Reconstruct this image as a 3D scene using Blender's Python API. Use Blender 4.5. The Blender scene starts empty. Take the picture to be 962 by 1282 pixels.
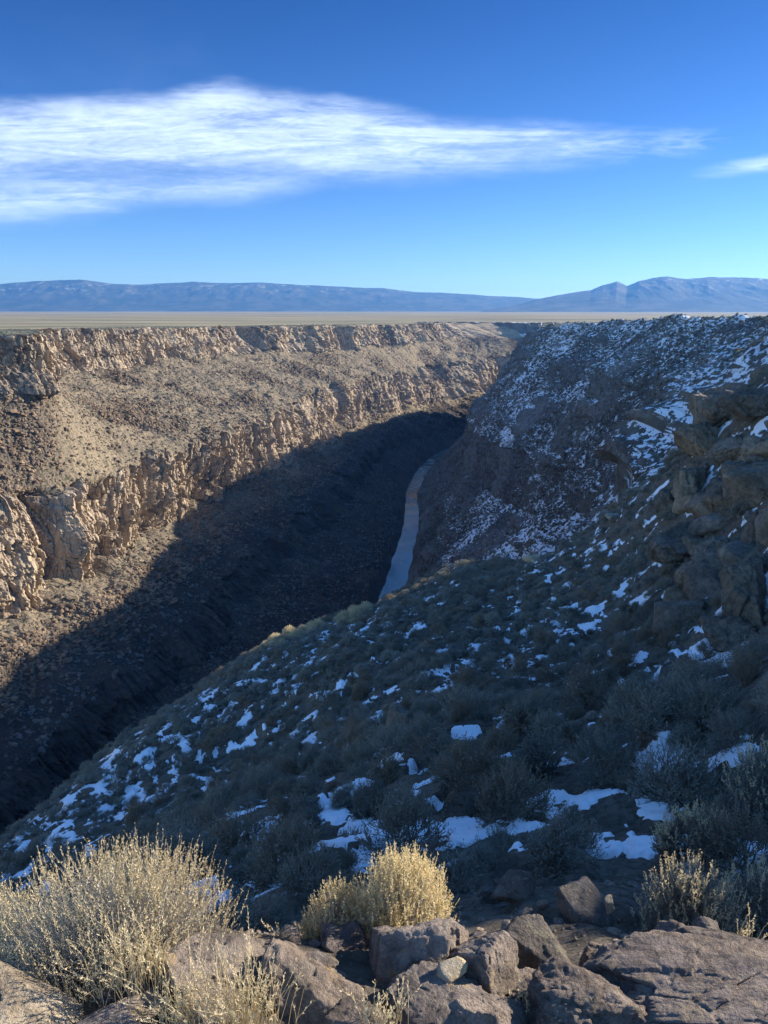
import bpy, math, random
import numpy as np
R = math.radians
rng = np.random.default_rng(7)
random.seed(7)
C = bpy.context.scene.collection
SC = bpy.context.scene

# ------------------------------------------------------------------ camera, sky, sun, exposure
PITCH = 14.9
cam_d = bpy.data.cameras.new('camera'); cam = bpy.data.objects.new('camera', cam_d); C.objects.link(cam)
cam_d.sensor_fit = 'VERTICAL'; cam_d.sensor_height = 36.0
cam_d.lens = 36.0 * 950 / 1282
cam_d.clip_start = 0.05; cam_d.clip_end = 80000
cam.location = (0, 0, 0); cam.rotation_euler = (R(90 - PITCH), 0, 0)
SC.camera = cam

SUN_AZ, SUN_EL = 68.0, 22.8          # azimuth clockwise from the viewing direction (+Y)
world = bpy.data.worlds.new('World'); SC.world = world; world.use_nodes = True
SKY_STRENGTH = 0.15
SC.view_settings.view_transform = 'Standard'; SC.view_settings.look = 'None'
SC.view_settings.exposure = 1.25; SC.view_settings.gamma = 1.0
SC.view_settings.use_curve_mapping = False
sun_d = bpy.data.lights.new('sun', 'SUN'); sun_d.energy = 4.8; sun_d.angle = R(0.53); sun_d.color = (1.0, 0.90, 0.77)
sun = bpy.data.objects.new('sun', sun_d); C.objects.link(sun)
sun.rotation_euler = (R(90 - SUN_EL), 0, R(-SUN_AZ + 180))
SC.cycles.max_bounces = 6; SC.cycles.diffuse_bounces = 3; SC.cycles.transparent_max_bounces = 8
SC.cycles.volume_bounces = 1
SC.cycles.use_denoising = True

def ray(px, py):
    """direction (x, y, z) through a point of the 962 x 1282 photograph"""
    a = (px - 481) / 950; b = (641 - py) / 950; p = R(PITCH)
    return np.array([a, math.cos(p) + b * math.sin(p), -math.sin(p) + b * math.cos(p)])
def at_z(px, py, z): d = ray(px, py); return d * (z / d[2])
def at_y(px, py, y): d = ray(px, py); return d * (y / d[1])

# ------------------------------------------------------------------ node helpers
def N(nt, typ, **kw):
    n = nt.nodes.new(typ)
    for k, v in kw.items():
        if k.startswith('i_'):
            key = k[2:]; key = int(key) if key.isdigit() else key.replace('_', ' ')
            n.inputs[key].default_value = v
        else: setattr(n, k, v)
    return n
def math_n(nt, op, a, b=None, clamp=False):
    n = nt.nodes.new('ShaderNodeMath'); n.operation = op; n.use_clamp = clamp
    for i, v in enumerate((a, b)):
        if v is None: continue
        if isinstance(v, (int, float)): n.inputs[i].default_value = v
        else: nt.links.new(v, n.inputs[i])
    return n.outputs[0]
def maprange(nt, v, a, b, c=0.0, d=1.0, smooth=True):
    n = nt.nodes.new('ShaderNodeMapRange'); n.interpolation_type = 'SMOOTHSTEP' if smooth else 'LINEAR'
    nt.links.new(v, n.inputs['Value'])
    for k, x in zip(('From Min', 'From Max', 'To Min', 'To Max'), (a, b, c, d)): n.inputs[k].default_value = x
    return n.outputs['Result']
def mixc(nt, fac, a, b):
    n = nt.nodes.new('ShaderNodeMix'); n.data_type = 'RGBA'
    if isinstance(fac, (int, float)): n.inputs[0].default_value = fac
    else: nt.links.new(fac, n.inputs[0])
    for i, v in ((6, a), (7, b)):
        if isinstance(v, tuple): n.inputs[i].default_value = (*v, 1)
        else: nt.links.new(v, n.inputs[i])
    return n.outputs[2]
def noise(nt, vec, scale, detail=4, rough=0.55, dist=0.0):
    n = nt.nodes.new('ShaderNodeTexNoise'); n.inputs['Scale'].default_value = scale
    n.inputs['Detail'].default_value = detail; n.inputs['Roughness'].default_value = rough
    n.inputs['Distortion'].default_value = dist
    nt.links.new(vec, n.inputs['Vector']); return n.outputs['Fac']
def stretch(nt, vec, s, rot=(0, 0, 0)):
    n = nt.nodes.new('ShaderNodeMapping'); n.inputs['Scale'].default_value = s; n.inputs['Rotation'].default_value = rot
    nt.links.new(vec, n.inputs['Vector']); return n.outputs['Vector']
def new_mat(name, rough=0.95, spec=0.15):
    m = bpy.data.materials.new(name); m.use_nodes = True; nt = m.node_tree
    b = nt.nodes['Principled BSDF']; b.inputs['Roughness'].default_value = rough
    b.inputs['Specular IOR Level'].default_value = spec
    return m, nt, b
def bump(nt, b, h, strength, dist):
    n = nt.nodes.new('ShaderNodeBump'); n.inputs['Strength'].default_value = strength; n.inputs['Distance'].default_value = dist
    nt.links.new(h, n.inputs['Height']); nt.links.new(n.outputs[0], b.inputs['Normal'])
def attr(nt, name):
    n = nt.nodes.new('ShaderNodeAttribute'); n.attribute_name = name; return n.outputs['Fac']

# ---- world: physical sky plus thin ice clouds high up
nt = world.node_tree; nt.nodes.clear()
sky = N(nt, 'ShaderNodeTexSky', sky_type='NISHITA', sun_disc=False, sun_elevation=R(SUN_EL), sun_rotation=R(SUN_AZ),
        altitude=2100, air_density=1.0, dust_density=0.1, ozone_density=4.0)
skyt = N(nt, 'ShaderNodeHueSaturation'); skyt.inputs['Saturation'].default_value = 1.08; sky_hi = tn = mixc(nt, 1.0, sky.outputs[0], (0.82, 0.91, 1.0)); tn.node.blend_type = 'MULTIPLY'; nt.links.new(tn, skyt.inputs['Color'])
tc = nt.nodes.new('ShaderNodeTexCoord')
sep = nt.nodes.new('ShaderNodeSeparateXYZ'); nt.links.new(tc.outputs['Generated'], sep.inputs[0])
ysafe = math_n(nt, 'MAXIMUM', sep.outputs[1], 0.05)
u = math_n(nt, 'DIVIDE', sep.outputs[0], ysafe); v = math_n(nt, 'DIVIDE', sep.outputs[2], ysafe)
def uv(px, py): d = ray(px, py); return d[0] / d[1], d[2] / d[1]
def curve_of(pts):
    n = nt.nodes.new('ShaderNodeFloatCurve')
    mr = maprange(nt, u, -1.0, 1.0, 0, 1, smooth=False)
    c = n.mapping.curves[0]
    P = sorted(((uv(x, y)[0] + 1) / 2, uv(x, y)[1]) for x, y in pts)
    while len(c.points) < len(P): c.points.new(0.5, 0.5)
    for q, (a, b) in zip(c.points, P): q.location = (a, min(max(b, 0), 1)); q.handle_type = 'AUTO_CLAMPED'
    n.mapping.update(); nt.links.new(mr, n.inputs['Value']); return n.outputs[0]
top = curve_of([(-400, 170), (-150, 150), (0, 128), (120, 118), (200, 116), (280, 104), (330, 116), (400, 124), (470, 132), (560, 146), (700, 157), (860, 163), (1000, 168)])
bot = curve_of([(-400, 300), (-150, 290), (0, 282), (100, 275), (200, 262), (300, 256), (380, 240), (450, 226), (560, 226), (650, 218), (740, 205), (860, 190), (1000, 172)])
cmb = nt.nodes.new('ShaderNodeCombineXYZ'); nt.links.new(u, cmb.inputs[0]); nt.links.new(v, cmb.inputs[1])
uvv = cmb.outputs[0]
wob = noise(nt, stretch(nt, uvv, (4, 12, 1)), 1.0, 5, 0.6)
w1 = math_n(nt, 'MULTIPLY', math_n(nt, 'SUBTRACT', wob, 0.5), 0.05)
vw = math_n(nt, 'ADD', v, w1)
dt = math_n(nt, 'SUBTRACT', top, vw); db = math_n(nt, 'SUBTRACT', vw, bot)
et = maprange(nt, dt, -0.010, 0.022); eb = maprange(nt, db, -0.012, 0.035)
st = noise(nt, stretch(nt, uvv, (3.0, 34, 1), (0, 0, R(-9))), 1.0, 10, 0.68, 0.9)
st2 = noise(nt, stretch(nt, uvv, (22, 110, 1), (0, 0, R(-24))), 1.0, 8, 0.68, 1.2)
stm = maprange(nt, math_n(nt, 'ADD', math_n(nt, 'MULTIPLY', st, 0.70), math_n(nt, 'MULTIPLY', st2, 0.30)), 0.34, 0.66)
# right end frays into separate fibres
fray = maprange(nt, u, 0.10, 0.42)
fib = maprange(nt, noise(nt, stretch(nt, uvv, (14, 95, 1), (0, 0, R(-22))), 1.0, 3, 0.6, 1.0), 0.36, 0.62)
fibm = math_n(nt, 'ADD', math_n(nt, 'SUBTRACT', 1.0, fray), math_n(nt, 'MULTIPLY', fray, fib), clamp=True)
# a gap of thin cloud low on the left
gap_v = curve_of([(-400, 232), (0, 226), (100, 222), (200, 219), (300, 216), (380, 218), (470, 230), (700, 260), (1000, 300)])
gd = math_n(nt, 'ABSOLUTE', math_n(nt, 'SUBTRACT', vw, gap_v))
gap = math_n(nt, 'ADD', maprange(nt, gd, 0.0, 0.022, 0.45, 1.0), maprange(nt, u, -0.1, 0.1), clamp=True)
lfade = maprange(nt, u, -0.75, -0.2, 0.75, 1.0)
cl = math_n(nt, 'MULTIPLY', math_n(nt, 'MULTIPLY', et, eb), math_n(nt, 'ADD', math_n(nt, 'MULTIPLY', stm, 0.72), 0.22))
cl = math_n(nt, 'MULTIPLY', math_n(nt, 'MULTIPLY', cl, fibm), math_n(nt, 'MULTIPLY', gap, lfade))
cl = math_n(nt, 'MULTIPLY', cl, maprange(nt, u, 0.37, 0.43, 1.0, 0.0))
# small second streak on the right
c2c = curve_of([(-400, 260), (780, 236), (835, 230), (880, 217), (962, 205), (1050, 196), (1200, 190)])
d2 = math_n(nt, 'ABSOLUTE', math_n(nt, 'SUBTRACT', math_n(nt, 'ADD', v, math_n(nt, 'MULTIPLY', w1, 0.25)), c2c))
s2 = math_n(nt, 'MULTIPLY', maprange(nt, d2, 0.0, 0.013, 1.0, 0.0), maprange(nt, u, 0.36, 0.47))
s2 = math_n(nt, 'MULTIPLY', s2, math_n(nt, 'ADD', math_n(nt, 'MULTIPLY', fib, 0.35), 0.3))
# faint high veil
veil = maprange(nt, noise(nt, stretch(nt, uvv, (1.6, 5, 1), (0, 0, R(-20))), 1.0, 5, 0.6, 0.5), 0.5, 0.85, 0, 0.16)
veil = math_n(nt, 'MULTIPLY', veil, maprange(nt, v, 0.19, 0.32))
tot = math_n(nt, 'MAXIMUM', math_n(nt, 'MAXIMUM', cl, s2), veil, clamp=True)
tot = math_n(nt, 'MULTIPLY', math_n(nt, 'MULTIPLY', tot, 0.86), maprange(nt, sep.outputs[1], 0.05, 0.25))
cc = N(nt, 'ShaderNodeRGB'); cc.outputs[0].default_value = (3.3, 3.9, 4.9, 1)
deep = mixc(nt, maprange(nt, sep.outputs[2], -0.05, 0.45), (0.42, 0.44, 0.54), (0.085, 0.19, 0.31))
# added fill: sky overhead and behind the viewpoint is whitened to lift the shade
bk = math_n(nt, 'MAXIMUM', maprange(nt, sep.outputs[1], 0.1, -0.4), maprange(nt, sep.outputs[2], 0.5, 0.8))
deep = mixc(nt, bk, deep, (1.12, 1.04, 0.96))
sk2 = mixc(nt, 1.0, skyt.outputs[0], deep); sk2.node.blend_type = 'MULTIPLY'
skyc = mixc(nt, tot, sk2, cc.outputs[0])
bg = N(nt, 'ShaderNodeBackground'); bg.inputs['Strength'].default_value = SKY_STRENGTH
nt.links.new(skyc, bg.inputs['Color'])
wo = nt.nodes.new('ShaderNodeOutputWorld'); nt.links.new(bg.outputs[0], wo.inputs[0])

# ------------------------------------------------------------------ numpy noise
_perm = np.random.default_rng(3).integers(0, 2**31 - 1, 4096).astype(np.int64)
def _hash(ix, iy, iz):
    h = _perm[(ix) & 4095]; h = _perm[(h + iy) & 4095]; return _perm[(h + iz) & 4095]
_g = np.random.default_rng(5).normal(size=(256, 3)); _g /= np.linalg.norm(_g, axis=1)[:, None]
_g = _g.astype(np.float32)
def perlin(x, y, z=0.0):
    x, y, z = np.broadcast_arrays(np.asarray(x, np.float64), np.asarray(y, np.float64), np.asarray(z, np.float64))
    xi = np.floor(x).astype(np.int64); yi = np.floor(y).astype(np.int64); zi = np.floor(z).astype(np.int64)
    fx = (x - xi).astype(np.float32); fy = (y - yi).astype(np.float32); fz = (z - zi).astype(np.float32)
    fade = lambda t: t * t * t * (t * (t * 6 - 15) + 10)
    ux, uy, uz = fade(fx), fade(fy), fade(fz)
    out = 0
    for dx in (0, 1):
        wx = ux if dx else 1 - ux
        for dy in (0, 1):
            wy = uy if dy else 1 - uy
            for dz in (0, 1):
                wz = uz if dz else 1 - uz
                g = _g[_hash(xi + dx, yi + dy, zi + dz) & 255]
                out = out + wx * wy * wz * (g[..., 0] * (fx - dx) + g[..., 1] * (fy - dy) + g[..., 2] * (fz - dz))
    return out * 1.6
def fbm(x, y, z=0.0, oct=4, gain=0.5, lac=2.03):
    a, o, n = 1.0, 0, 0.0
    for i in range(oct):
        o = o + a * perlin(x * lac**i + 17.3 * i, y * lac**i + 5.1 * i, np.asarray(z) * lac**i + 9.7 * i); n += a; a *= gain
    return o / n
def ridged(x, y, z=0.0, oct=3):
    a, o, n = 1.0, 0, 0.0
    for i in range(oct):
        o = o + a * (1 - 2 * np.abs(perlin(x * 2.1**i + 3.3 * i, y * 2.1**i + 7.7 * i, np.asarray(z) * 2.1**i))); n += a; a *= 0.5
    return o / n
def cells(x, y):
    """2-D cell noise: (random value of the nearest cell, edge distance f2-f1)"""
    x = np.asarray(x, np.float64); y = np.asarray(y, np.float64)
    xi = np.floor(x).astype(np.int64); yi = np.floor(y).astype(np.int64)
    f1 = np.full(x.shape, 9.0); f2 = np.full(x.shape, 9.0); val = np.zeros(x.shape)
    for dx in (-1, 0, 1):
        for dy in (-1, 0, 1):
            h = _hash(xi + dx, yi + dy, 11)
            jx = (h & 1023) / 1023.0; jy = ((h >> 10) & 1023) / 1023.0; r = ((h >> 20) & 1023) / 1023.0
            d = np.hypot(xi + dx + jx - x, yi + dy + jy - y)
            c = d < f1
            f2 = np.where(c, f1, np.minimum(f2, d)); val = np.where(c, r, val); f1 = np.where(c, d, f1)
    return val, f2 - f1
def sstep(a, b, x): t = np.clip((x - a) / (b - a), 0, 1); return t * t * (3 - 2 * t)

# ------------------------------------------------------------------ mesh helpers
def mesh_obj(name, verts, faces, mats, parent=None, smooth=False, mat_idx=None, attrs=None, link=True):
    """faces: (n,3) or (n,4) int array, or a list of such arrays"""
    me = bpy.data.meshes.new(name)
    verts = np.ascontiguousarray(verts, np.float32)
    fl = faces if isinstance(faces, list) else [faces]
    fl = [np.ascontiguousarray(f, np.int32) for f in fl if len(f)]
    me.vertices.add(len(verts)); me.vertices.foreach_set('co', verts.ravel())
    loops = np.concatenate([f.ravel() for f in fl]); sizes = np.concatenate([np.full(len(f), f.shape[1], np.int32) for f in fl])
    starts = np.concatenate([[0], np.cumsum(sizes)[:-1]]).astype(np.int32)
    me.loops.add(len(loops)); me.loops.foreach_set('vertex_index', loops)
    me.polygons.add(len(sizes)); me.polygons.foreach_set('loop_start', starts)
    for m in (mats if isinstance(mats, (list, tuple)) else [mats]): me.materials.append(m)
    if mat_idx is not None: me.polygons.foreach_set('material_index', np.ascontiguousarray(mat_idx, np.int32))
    if attrs:
        for k, a in attrs.items():
            at = me.attributes.new(k, 'FLOAT', 'POINT'); at.data.foreach_set('value', np.ascontiguousarray(a, np.float32).ravel())
    me.update(calc_edges=True)
    if smooth: me.shade_smooth()
    else: me.shade_flat()
    o = bpy.data.objects.new(name, me)
    if link: C.objects.link(o)
    if parent: o.parent = parent
    return o
def grid_faces(n, m, mask=None):
    i = np.arange(n - 1)[:, None] * m + np.arange(m - 1)[None, :]
    f = np.stack([i, i + 1, i + m + 1, i + m], -1)
    if mask is not None: return f[mask]
    return f.reshape(-1, 4)
def tag(o, label=None, cat=None, group=None, kind=None):
    if label: o['label'] = label
    if cat: o['category'] = cat
    if group: o['group'] = group
    if kind: o['kind'] = kind
    return o

# ------------------------------------------------------------------ materials of the land
def land_material(name, cliff_cols, soil_cols, scrub_col, snow=True):
    m, nt, b = new_mat(name)
    g = nt.nodes.new('ShaderNodeNewGeometry'); pos = g.outputs['Position']
    L = nt.links
    # rock: blotches, vertical streaks, bedding
    n1 = maprange(nt, noise(nt, pos, 0.035, 5), 0.35, 0.65)
    n2 = maprange(nt, noise(nt, stretch(nt, pos, (0.35, 0.35, 0.05)), 1.0, 5, 0.65), 0.36, 0.64)
    n3 = maprange(nt, noise(nt, pos, 0.9, 4, 0.6), 0.35, 0.68)
    rock = mixc(nt, n1, cliff_cols[0], cliff_cols[1])
    rock = mixc(nt, math_n(nt, 'MULTIPLY', n2, 0.75), rock, cliff_cols[2])
    rock = mixc(nt, math_n(nt, 'MULTIPLY', n3, 0.5), rock, cliff_cols[3])
    vj = nt.nodes.new('ShaderNodeTexVoronoi'); vj.feature = 'DISTANCE_TO_EDGE'; vj.inputs['Scale'].default_value = 1.0
    wv = nt.nodes.new('ShaderNodeVectorMath'); wv.operation = 'ADD'; nn_ = nt.nodes.new('ShaderNodeTexNoise'); nn_.inputs['Scale'].default_value = 0.12; nn_.inputs['Detail'].default_value = 4
    L.new(pos, nn_.inputs['Vector']); sc_ = nt.nodes.new('ShaderNodeVectorMath'); sc_.operation = 'SCALE'; sc_.inputs['Scale'].default_value = 7.0; L.new(nn_.outputs['Color'], sc_.inputs[0])
    L.new(pos, wv.inputs[0]); L.new(sc_.outputs[0], wv.inputs[1])
    L.new(stretch(nt, wv.outputs[0], (0.30, 0.30, 0.055)), vj.inputs['Vector'])
    jn = math_n(nt, 'MULTIPLY', maprange(nt, vj.outputs['Distance'], 0.0, 0.085, 1, 0), maprange(nt, noise(nt, pos, 0.05, 3), 0.40, 0.55, 0.15, 0.75))
    rock = mixc(nt, jn, rock, (0.045, 0.035, 0.03))
    # soil with scrub dots
    s1 = maprange(nt, noise(nt, pos, 0.02, 5), 0.38, 0.62)
    s2 = maprange(nt, noise(nt, pos, 0.55, 5, 0.7), 0.42, 0.6)
    soil = mixc(nt, s1, soil_cols[0], soil_cols[1])
    soil = mixc(nt, math_n(nt, 'MULTIPLY', s2, 0.75), soil, soil_cols[2])
    vo = nt.nodes.new('ShaderNodeTexVoronoi'); vo.inputs['Scale'].default_value = 0.32; L.new(pos, vo.inputs['Vector'])
    sd = maprange(nt, vo.outputs['Distance'], 0.24, 0.36, 1, 0)
    dens = maprange(nt, noise(nt, pos, 0.03, 4), 0.42, 0.6, 0.2, 0.85)
    soil = mixc(nt, math_n(nt, 'MULTIPLY', sd, dens), soil, scrub_col)
    sg_ = maprange(nt, noise(nt, stretch(nt, pos, (0.0012, 0.006, 0)), 1.0, 6, 0.6), 0.35, 0.65)
    soil = mixc(nt, math_n(nt, 'MULTIPLY', attr(nt, 'plain'), 0.75), soil, mixc(nt, sg_, (0.38, 0.325, 0.19), (0.14, 0.14, 0.085)))
    cf = attr(nt, 'cliff')
    col = mixc(nt, maprange(nt, math_n(nt, 'ADD', cf, math_n(nt, 'MULTIPLY', math_n(nt, 'SUBTRACT', n3, 0.5), 0.3)), 0.35, 0.65), soil, rock)
    # dark basalt rubble; the mask also carries painted inner gorge shade
    rb = maprange(nt, attr(nt, 'rubble'), 0.2, 0.9)
    rn = maprange(nt, noise(nt, pos, 0.45, 5, 0.75), 0.42, 0.58)
    col = mixc(nt, math_n(nt, 'MULTIPLY', math_n(nt, 'MULTIPLY', rb, rn), 0.8), col, cliff_cols[4])
    lb_ = math_n(nt, 'MULTIPLY', attr(nt, 'gorge_shade'), maprange(nt, n1, 0.0, 0.6, 0.72, 0.95, smooth=False))
    col = mixc(nt, lb_, col, (0.042, 0.038, 0.036))  # near-black tint paints shade over the lower left wall
    if snow:
        sn = attr(nt, 'snow')
        k1 = noise(nt, stretch(nt, pos, (0.24, 0.24, 0.4)), 1.0, 6, 0.75)
        k2 = noise(nt, pos, 0.8, 3, 0.6)
        k = math_n(nt, 'ADD', math_n(nt, 'MULTIPLY', k1, 0.55), math_n(nt, 'MULTIPLY', k2, 0.45))
        th = math_n(nt, 'SUBTRACT', 0.80, math_n(nt, 'MULTIPLY', sn, 0.36))
        mk = maprange(nt, math_n(nt, 'SUBTRACT', k, th), -0.008, 0.014)
        mk = math_n(nt, 'MULTIPLY', mk, maprange(nt, sn, 0.03, 0.15))
        nz = nt.nodes.new('ShaderNodeSeparateXYZ'); L.new(g.outputs['Normal'], nz.inputs[0])
        mk = math_n(nt, 'MULTIPLY', mk, maprange(nt, nz.outputs[2], 0.35, 0.6))
        col = mixc(nt, mk, col, (0.82, 0.84, 0.88))
    L.new(col, b.inputs['Base Color'])
    bump(nt, b, noise(nt, pos, 1.2, 6, 0.7), 0.9, 0.5)
    return m
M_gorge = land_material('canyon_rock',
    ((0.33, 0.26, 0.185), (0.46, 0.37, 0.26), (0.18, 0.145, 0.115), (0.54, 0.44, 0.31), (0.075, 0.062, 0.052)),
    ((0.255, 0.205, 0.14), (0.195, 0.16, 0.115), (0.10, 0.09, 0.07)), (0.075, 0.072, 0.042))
M_right = land_material('shaded_canyon_rock',  # cooler, darker copy of the canyon rock, with shade put into its colour
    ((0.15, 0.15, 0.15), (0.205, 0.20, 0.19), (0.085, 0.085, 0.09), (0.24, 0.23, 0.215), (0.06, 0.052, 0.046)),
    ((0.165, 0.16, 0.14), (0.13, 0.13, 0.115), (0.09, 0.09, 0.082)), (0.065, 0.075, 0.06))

# ------------------------------------------------------------------ the gorge, lofted from cross-sections
CS, SS = 0.957, 0.287                                  # the gorge runs along (SS, CS)
def sp(x, y): return SS * x + CS * y, -CS * x + SS * y  # along, across (positive to the left)
def xy(s, p): return SS * s - CS * p, CS * s + SS * p
def curve(pts):
    """pts: list of (x, y, z) -> functions of s"""
    q = sorted((*sp(a[0], a[1]), a[2]) for a in pts); q = np.array(q)
    return q
def ev(q, s):
    return np.interp(s, q[:, 0], q[:, 1]), np.interp(s, q[:, 0], q[:, 2])
def smooth1(a, s, w):
    """smooth sampled a(s) with a box of width w in s (three passes)"""
    for _ in range(2):
        c = np.concatenate([[0], np.cumsum((a[1:] + a[:-1]) / 2 * np.diff(s))])
        lo, hi = np.clip(s - w / 2, s[0], s[-1]), np.clip(s + w / 2, s[0], s[-1])
        a = (np.interp(hi, s, c) - np.interp(lo, s, c)) / np.maximum(hi - lo, 1e-6)
    return a
ZR = -212.0
river_pts = [at_z(px, py, ZR) for px, py in ((492, 742), (504, 700), (516, 655), (516, 615), (529, 588), (552, 568))]
river_c = curve([(-95, -150, ZR), (-60, 100, ZR), (-25, 330, ZR)] + [tuple(a) for a in river_pts] + [(125, 1230, ZR), (190, 1310, ZR), (235, 1400, ZR), (330, 1510, ZR), (500, 1540, ZR), (2500, 1560, ZR)])
L2 = curve([(-250, -150, -95), (-235, 150, -95), (-228, 300, -95)] + [tuple(at_z(px, py, -95)) for px, py in ((0, 630), (60, 618), (130, 600), (190, 577), (240, 560), (300, 540), (340, 520), (400, 492), (460, 476), (545, 460))] + [(200, 1400, -88), (205, 1430, -90), (185, 1510, -95), (180, 1590, -95), (390, 1670, -95), (2500, 1850, -95)])
L1 = curve([(-235, -150, -148), (-215, 150, -148), (-205, 290, -148)] + [tuple(at_z(px, py, -148)) for px, py in ((0, 775), (90, 745), (170, 682), (240, 640), (330, 603), (400, 560), (450, 530), (540, 505))] + [(195, 1370, -142), (215, 1420, -148), (200, 1500, -148), (200, 1580, -148), (400, 1650, -148), (2500, 1830, -148)])
L3 = curve([(-300, -150, -45), (-290, 150, -45), (-262, 320, -45), (-215, 395, -45), (-185, 425, -45), (-215, 500, -47), (-257, 600, -48), tuple(at_z(150, 460, -50)), tuple(at_z(230, 449, -50)), tuple(at_z(300, 440, -50)), (-90, 1090, -55), (-30, 1200, -55), (50, 1330, -55), (90, 1450, -55), (110, 1560, -55), (150, 1640, -55), (390, 1720, -55), (2500, 1900, -55)])
L4 = curve([(-308, -150, -12), (-298, 150, -12), (-268, 330, -13), (-221, 402, -13), (-191, 432, -13.5), (-222, 507, -14), (-262, 606, -15), (-247, 712, -17), (-190, 985, -21), (-95, 1100, -22), (-36, 1212, -23), (40, 1345, -24.5), (80, 1470, -25), (100, 1580, -26), (140, 1680, -27), (380, 1780, -30), (2500, 1960, -30)])
R4 = curve([(48, -150, -5), (52, -60, -5), (58, 40, -3), (64, 100, -4.5), (68, 111, -4), (74, 128, 1), (90, 165, 0), (138, 235, -3), (196, 370, -4), (196, 400, -4), (174, 440, -4.5), (186, 500, -5), (188, 565, -7), (165, 645, -11), (142, 700, -15), (172, 850, -16), (215, 1000, -18), (260, 1110, -19), (300, 1210, -20), (340, 1300, -21), (420, 1360, -22), (600, 1375, -24), (2500, 1385, -28)])  # rim beside the near crest raised out of view to shade it
R3 = curve([(28, -150, -28), (32, -60, -28), (36, 40, -28), (42, 122, -30), (62, 178, -32), (98, 250, -32), (150, 380, -32), (135, 455, -36), (146, 520, -38), (143, 590, -42), (125, 660, -46), (120, 722, -48), (150, 862, -46), (190, 1010, -46), (228, 1115, -46), (265, 1215, -46), (305, 1310, -48), (390, 1385, -50), (600, 1400, -50), (2500, 1410, -50)])
R2 = curve([(-15, -150, -112), (-12, 0, -112), (5, 110, -112), (60, 260, -112), (112, 400, -112), (116, 480, -112), (107, 565, -102), (86, 685, -110), (98, 790, -110), (130, 930, -112), (185, 1120, -112), (228, 1250, -112), (275, 1350, -112), (370, 1430, -112), (600, 1440, -112), (2500, 1450, -112)])
R1 = curve([(-40, -150, -148), (-35, 0, -148), (-22, 110, -148), (25, 270, -148), (78, 420, -148), (92, 490, -148), (97, 562, -142), (75, 683, -146), (87, 790, -148), (118, 938, -148), (165, 1130, -148), (215, 1260, -148), (262, 1365, -148), (360, 1455, -148), (600, 1465, -148), (2500, 1480, -148)])

s1 = [-160.0]
while s1[-1] < 2250:
    x0, y0 = xy(s1[-1], 150); s1.append(s1[-1] + max(0.42, 0.0012 * math.hypot(x0, y0)) * (3.0 if s1[-1] > 1640 else 1.0) if s1[-1] > 180 else s1[-1] + 3.0)
while s1[-1] < 26000: s1.append(s1[-1] * 1.05)
S = np.array(s1); ns = len(S)
NEARW = sstep(2150, 2300, S)                            # 0 gorge, 1 open plain
def node(q, w=25):
    p, z = ev(q, S); return smooth1(p, S, w), smooth1(z, S, w)
def notch(s0, w, depth, ret=0.22):
    a = np.clip((S - (s0 - w)) / w, 0, 1) ** 1.3
    b = 1 - np.clip((S - s0) / (w * ret), 0, 1)
    return depth * a * b
Lb = sum(notch(*a) for a in ((322, 30, 17, .4), (424, 50, 7, .6), (511, 26, 13, .5), (590, 60, 8, .8), (632, 22, 14, .4), (752, 52, 10, .6), (905, 40, 18, .4), (1010, 60, 9, .8), (1140, 50, 16, .4), (1290, 70, 16, .3)))
Lu = sum(notch(*a) for a in ((505, 60, 12, .5), (640, 80, 7, .8), (909, 34, 24, .3), (985, 45, 9, .6), (1100, 40, 18, .3), (1230, 60, 12, .5), (1345, 60, 16, .3)))
low = -9 * np.sqrt(np.abs(perlin(S / 34, 3.3))) - 4.0 * np.sqrt(np.abs(perlin(S / 13, 8.1))) + 8 * perlin(S / 90, 1.0)
upp = -7 * np.sqrt(np.abs(perlin(S / 30, 13.3))) - 3.2 * np.sqrt(np.abs(perlin(S / 11, 4.1))) + 9 * perlin(S / 80, 21.0)
rlo = -9 * np.sqrt(np.abs(perlin(S / 40, 33.3))) - 3 * np.sqrt(np.abs(perlin(S / 15, 2.2)))
rup = 6 * perlin(S / 60, 41.0) + 4 * perlin(S / 22, 61.0)
zL = lambda a, seed: a * (perlin(S / 45, seed) + 0.5 * perlin(S / 15, seed + 5))
rp, _ = node(river_c, 60)
half = np.interp(S, [-200, 500, 560, 800, 1000, 1200, 30000], [10, 10, 8.8, 8, 8, 8, 8]) + 1.6 * perlin(S / 35, 77.0)

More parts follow.
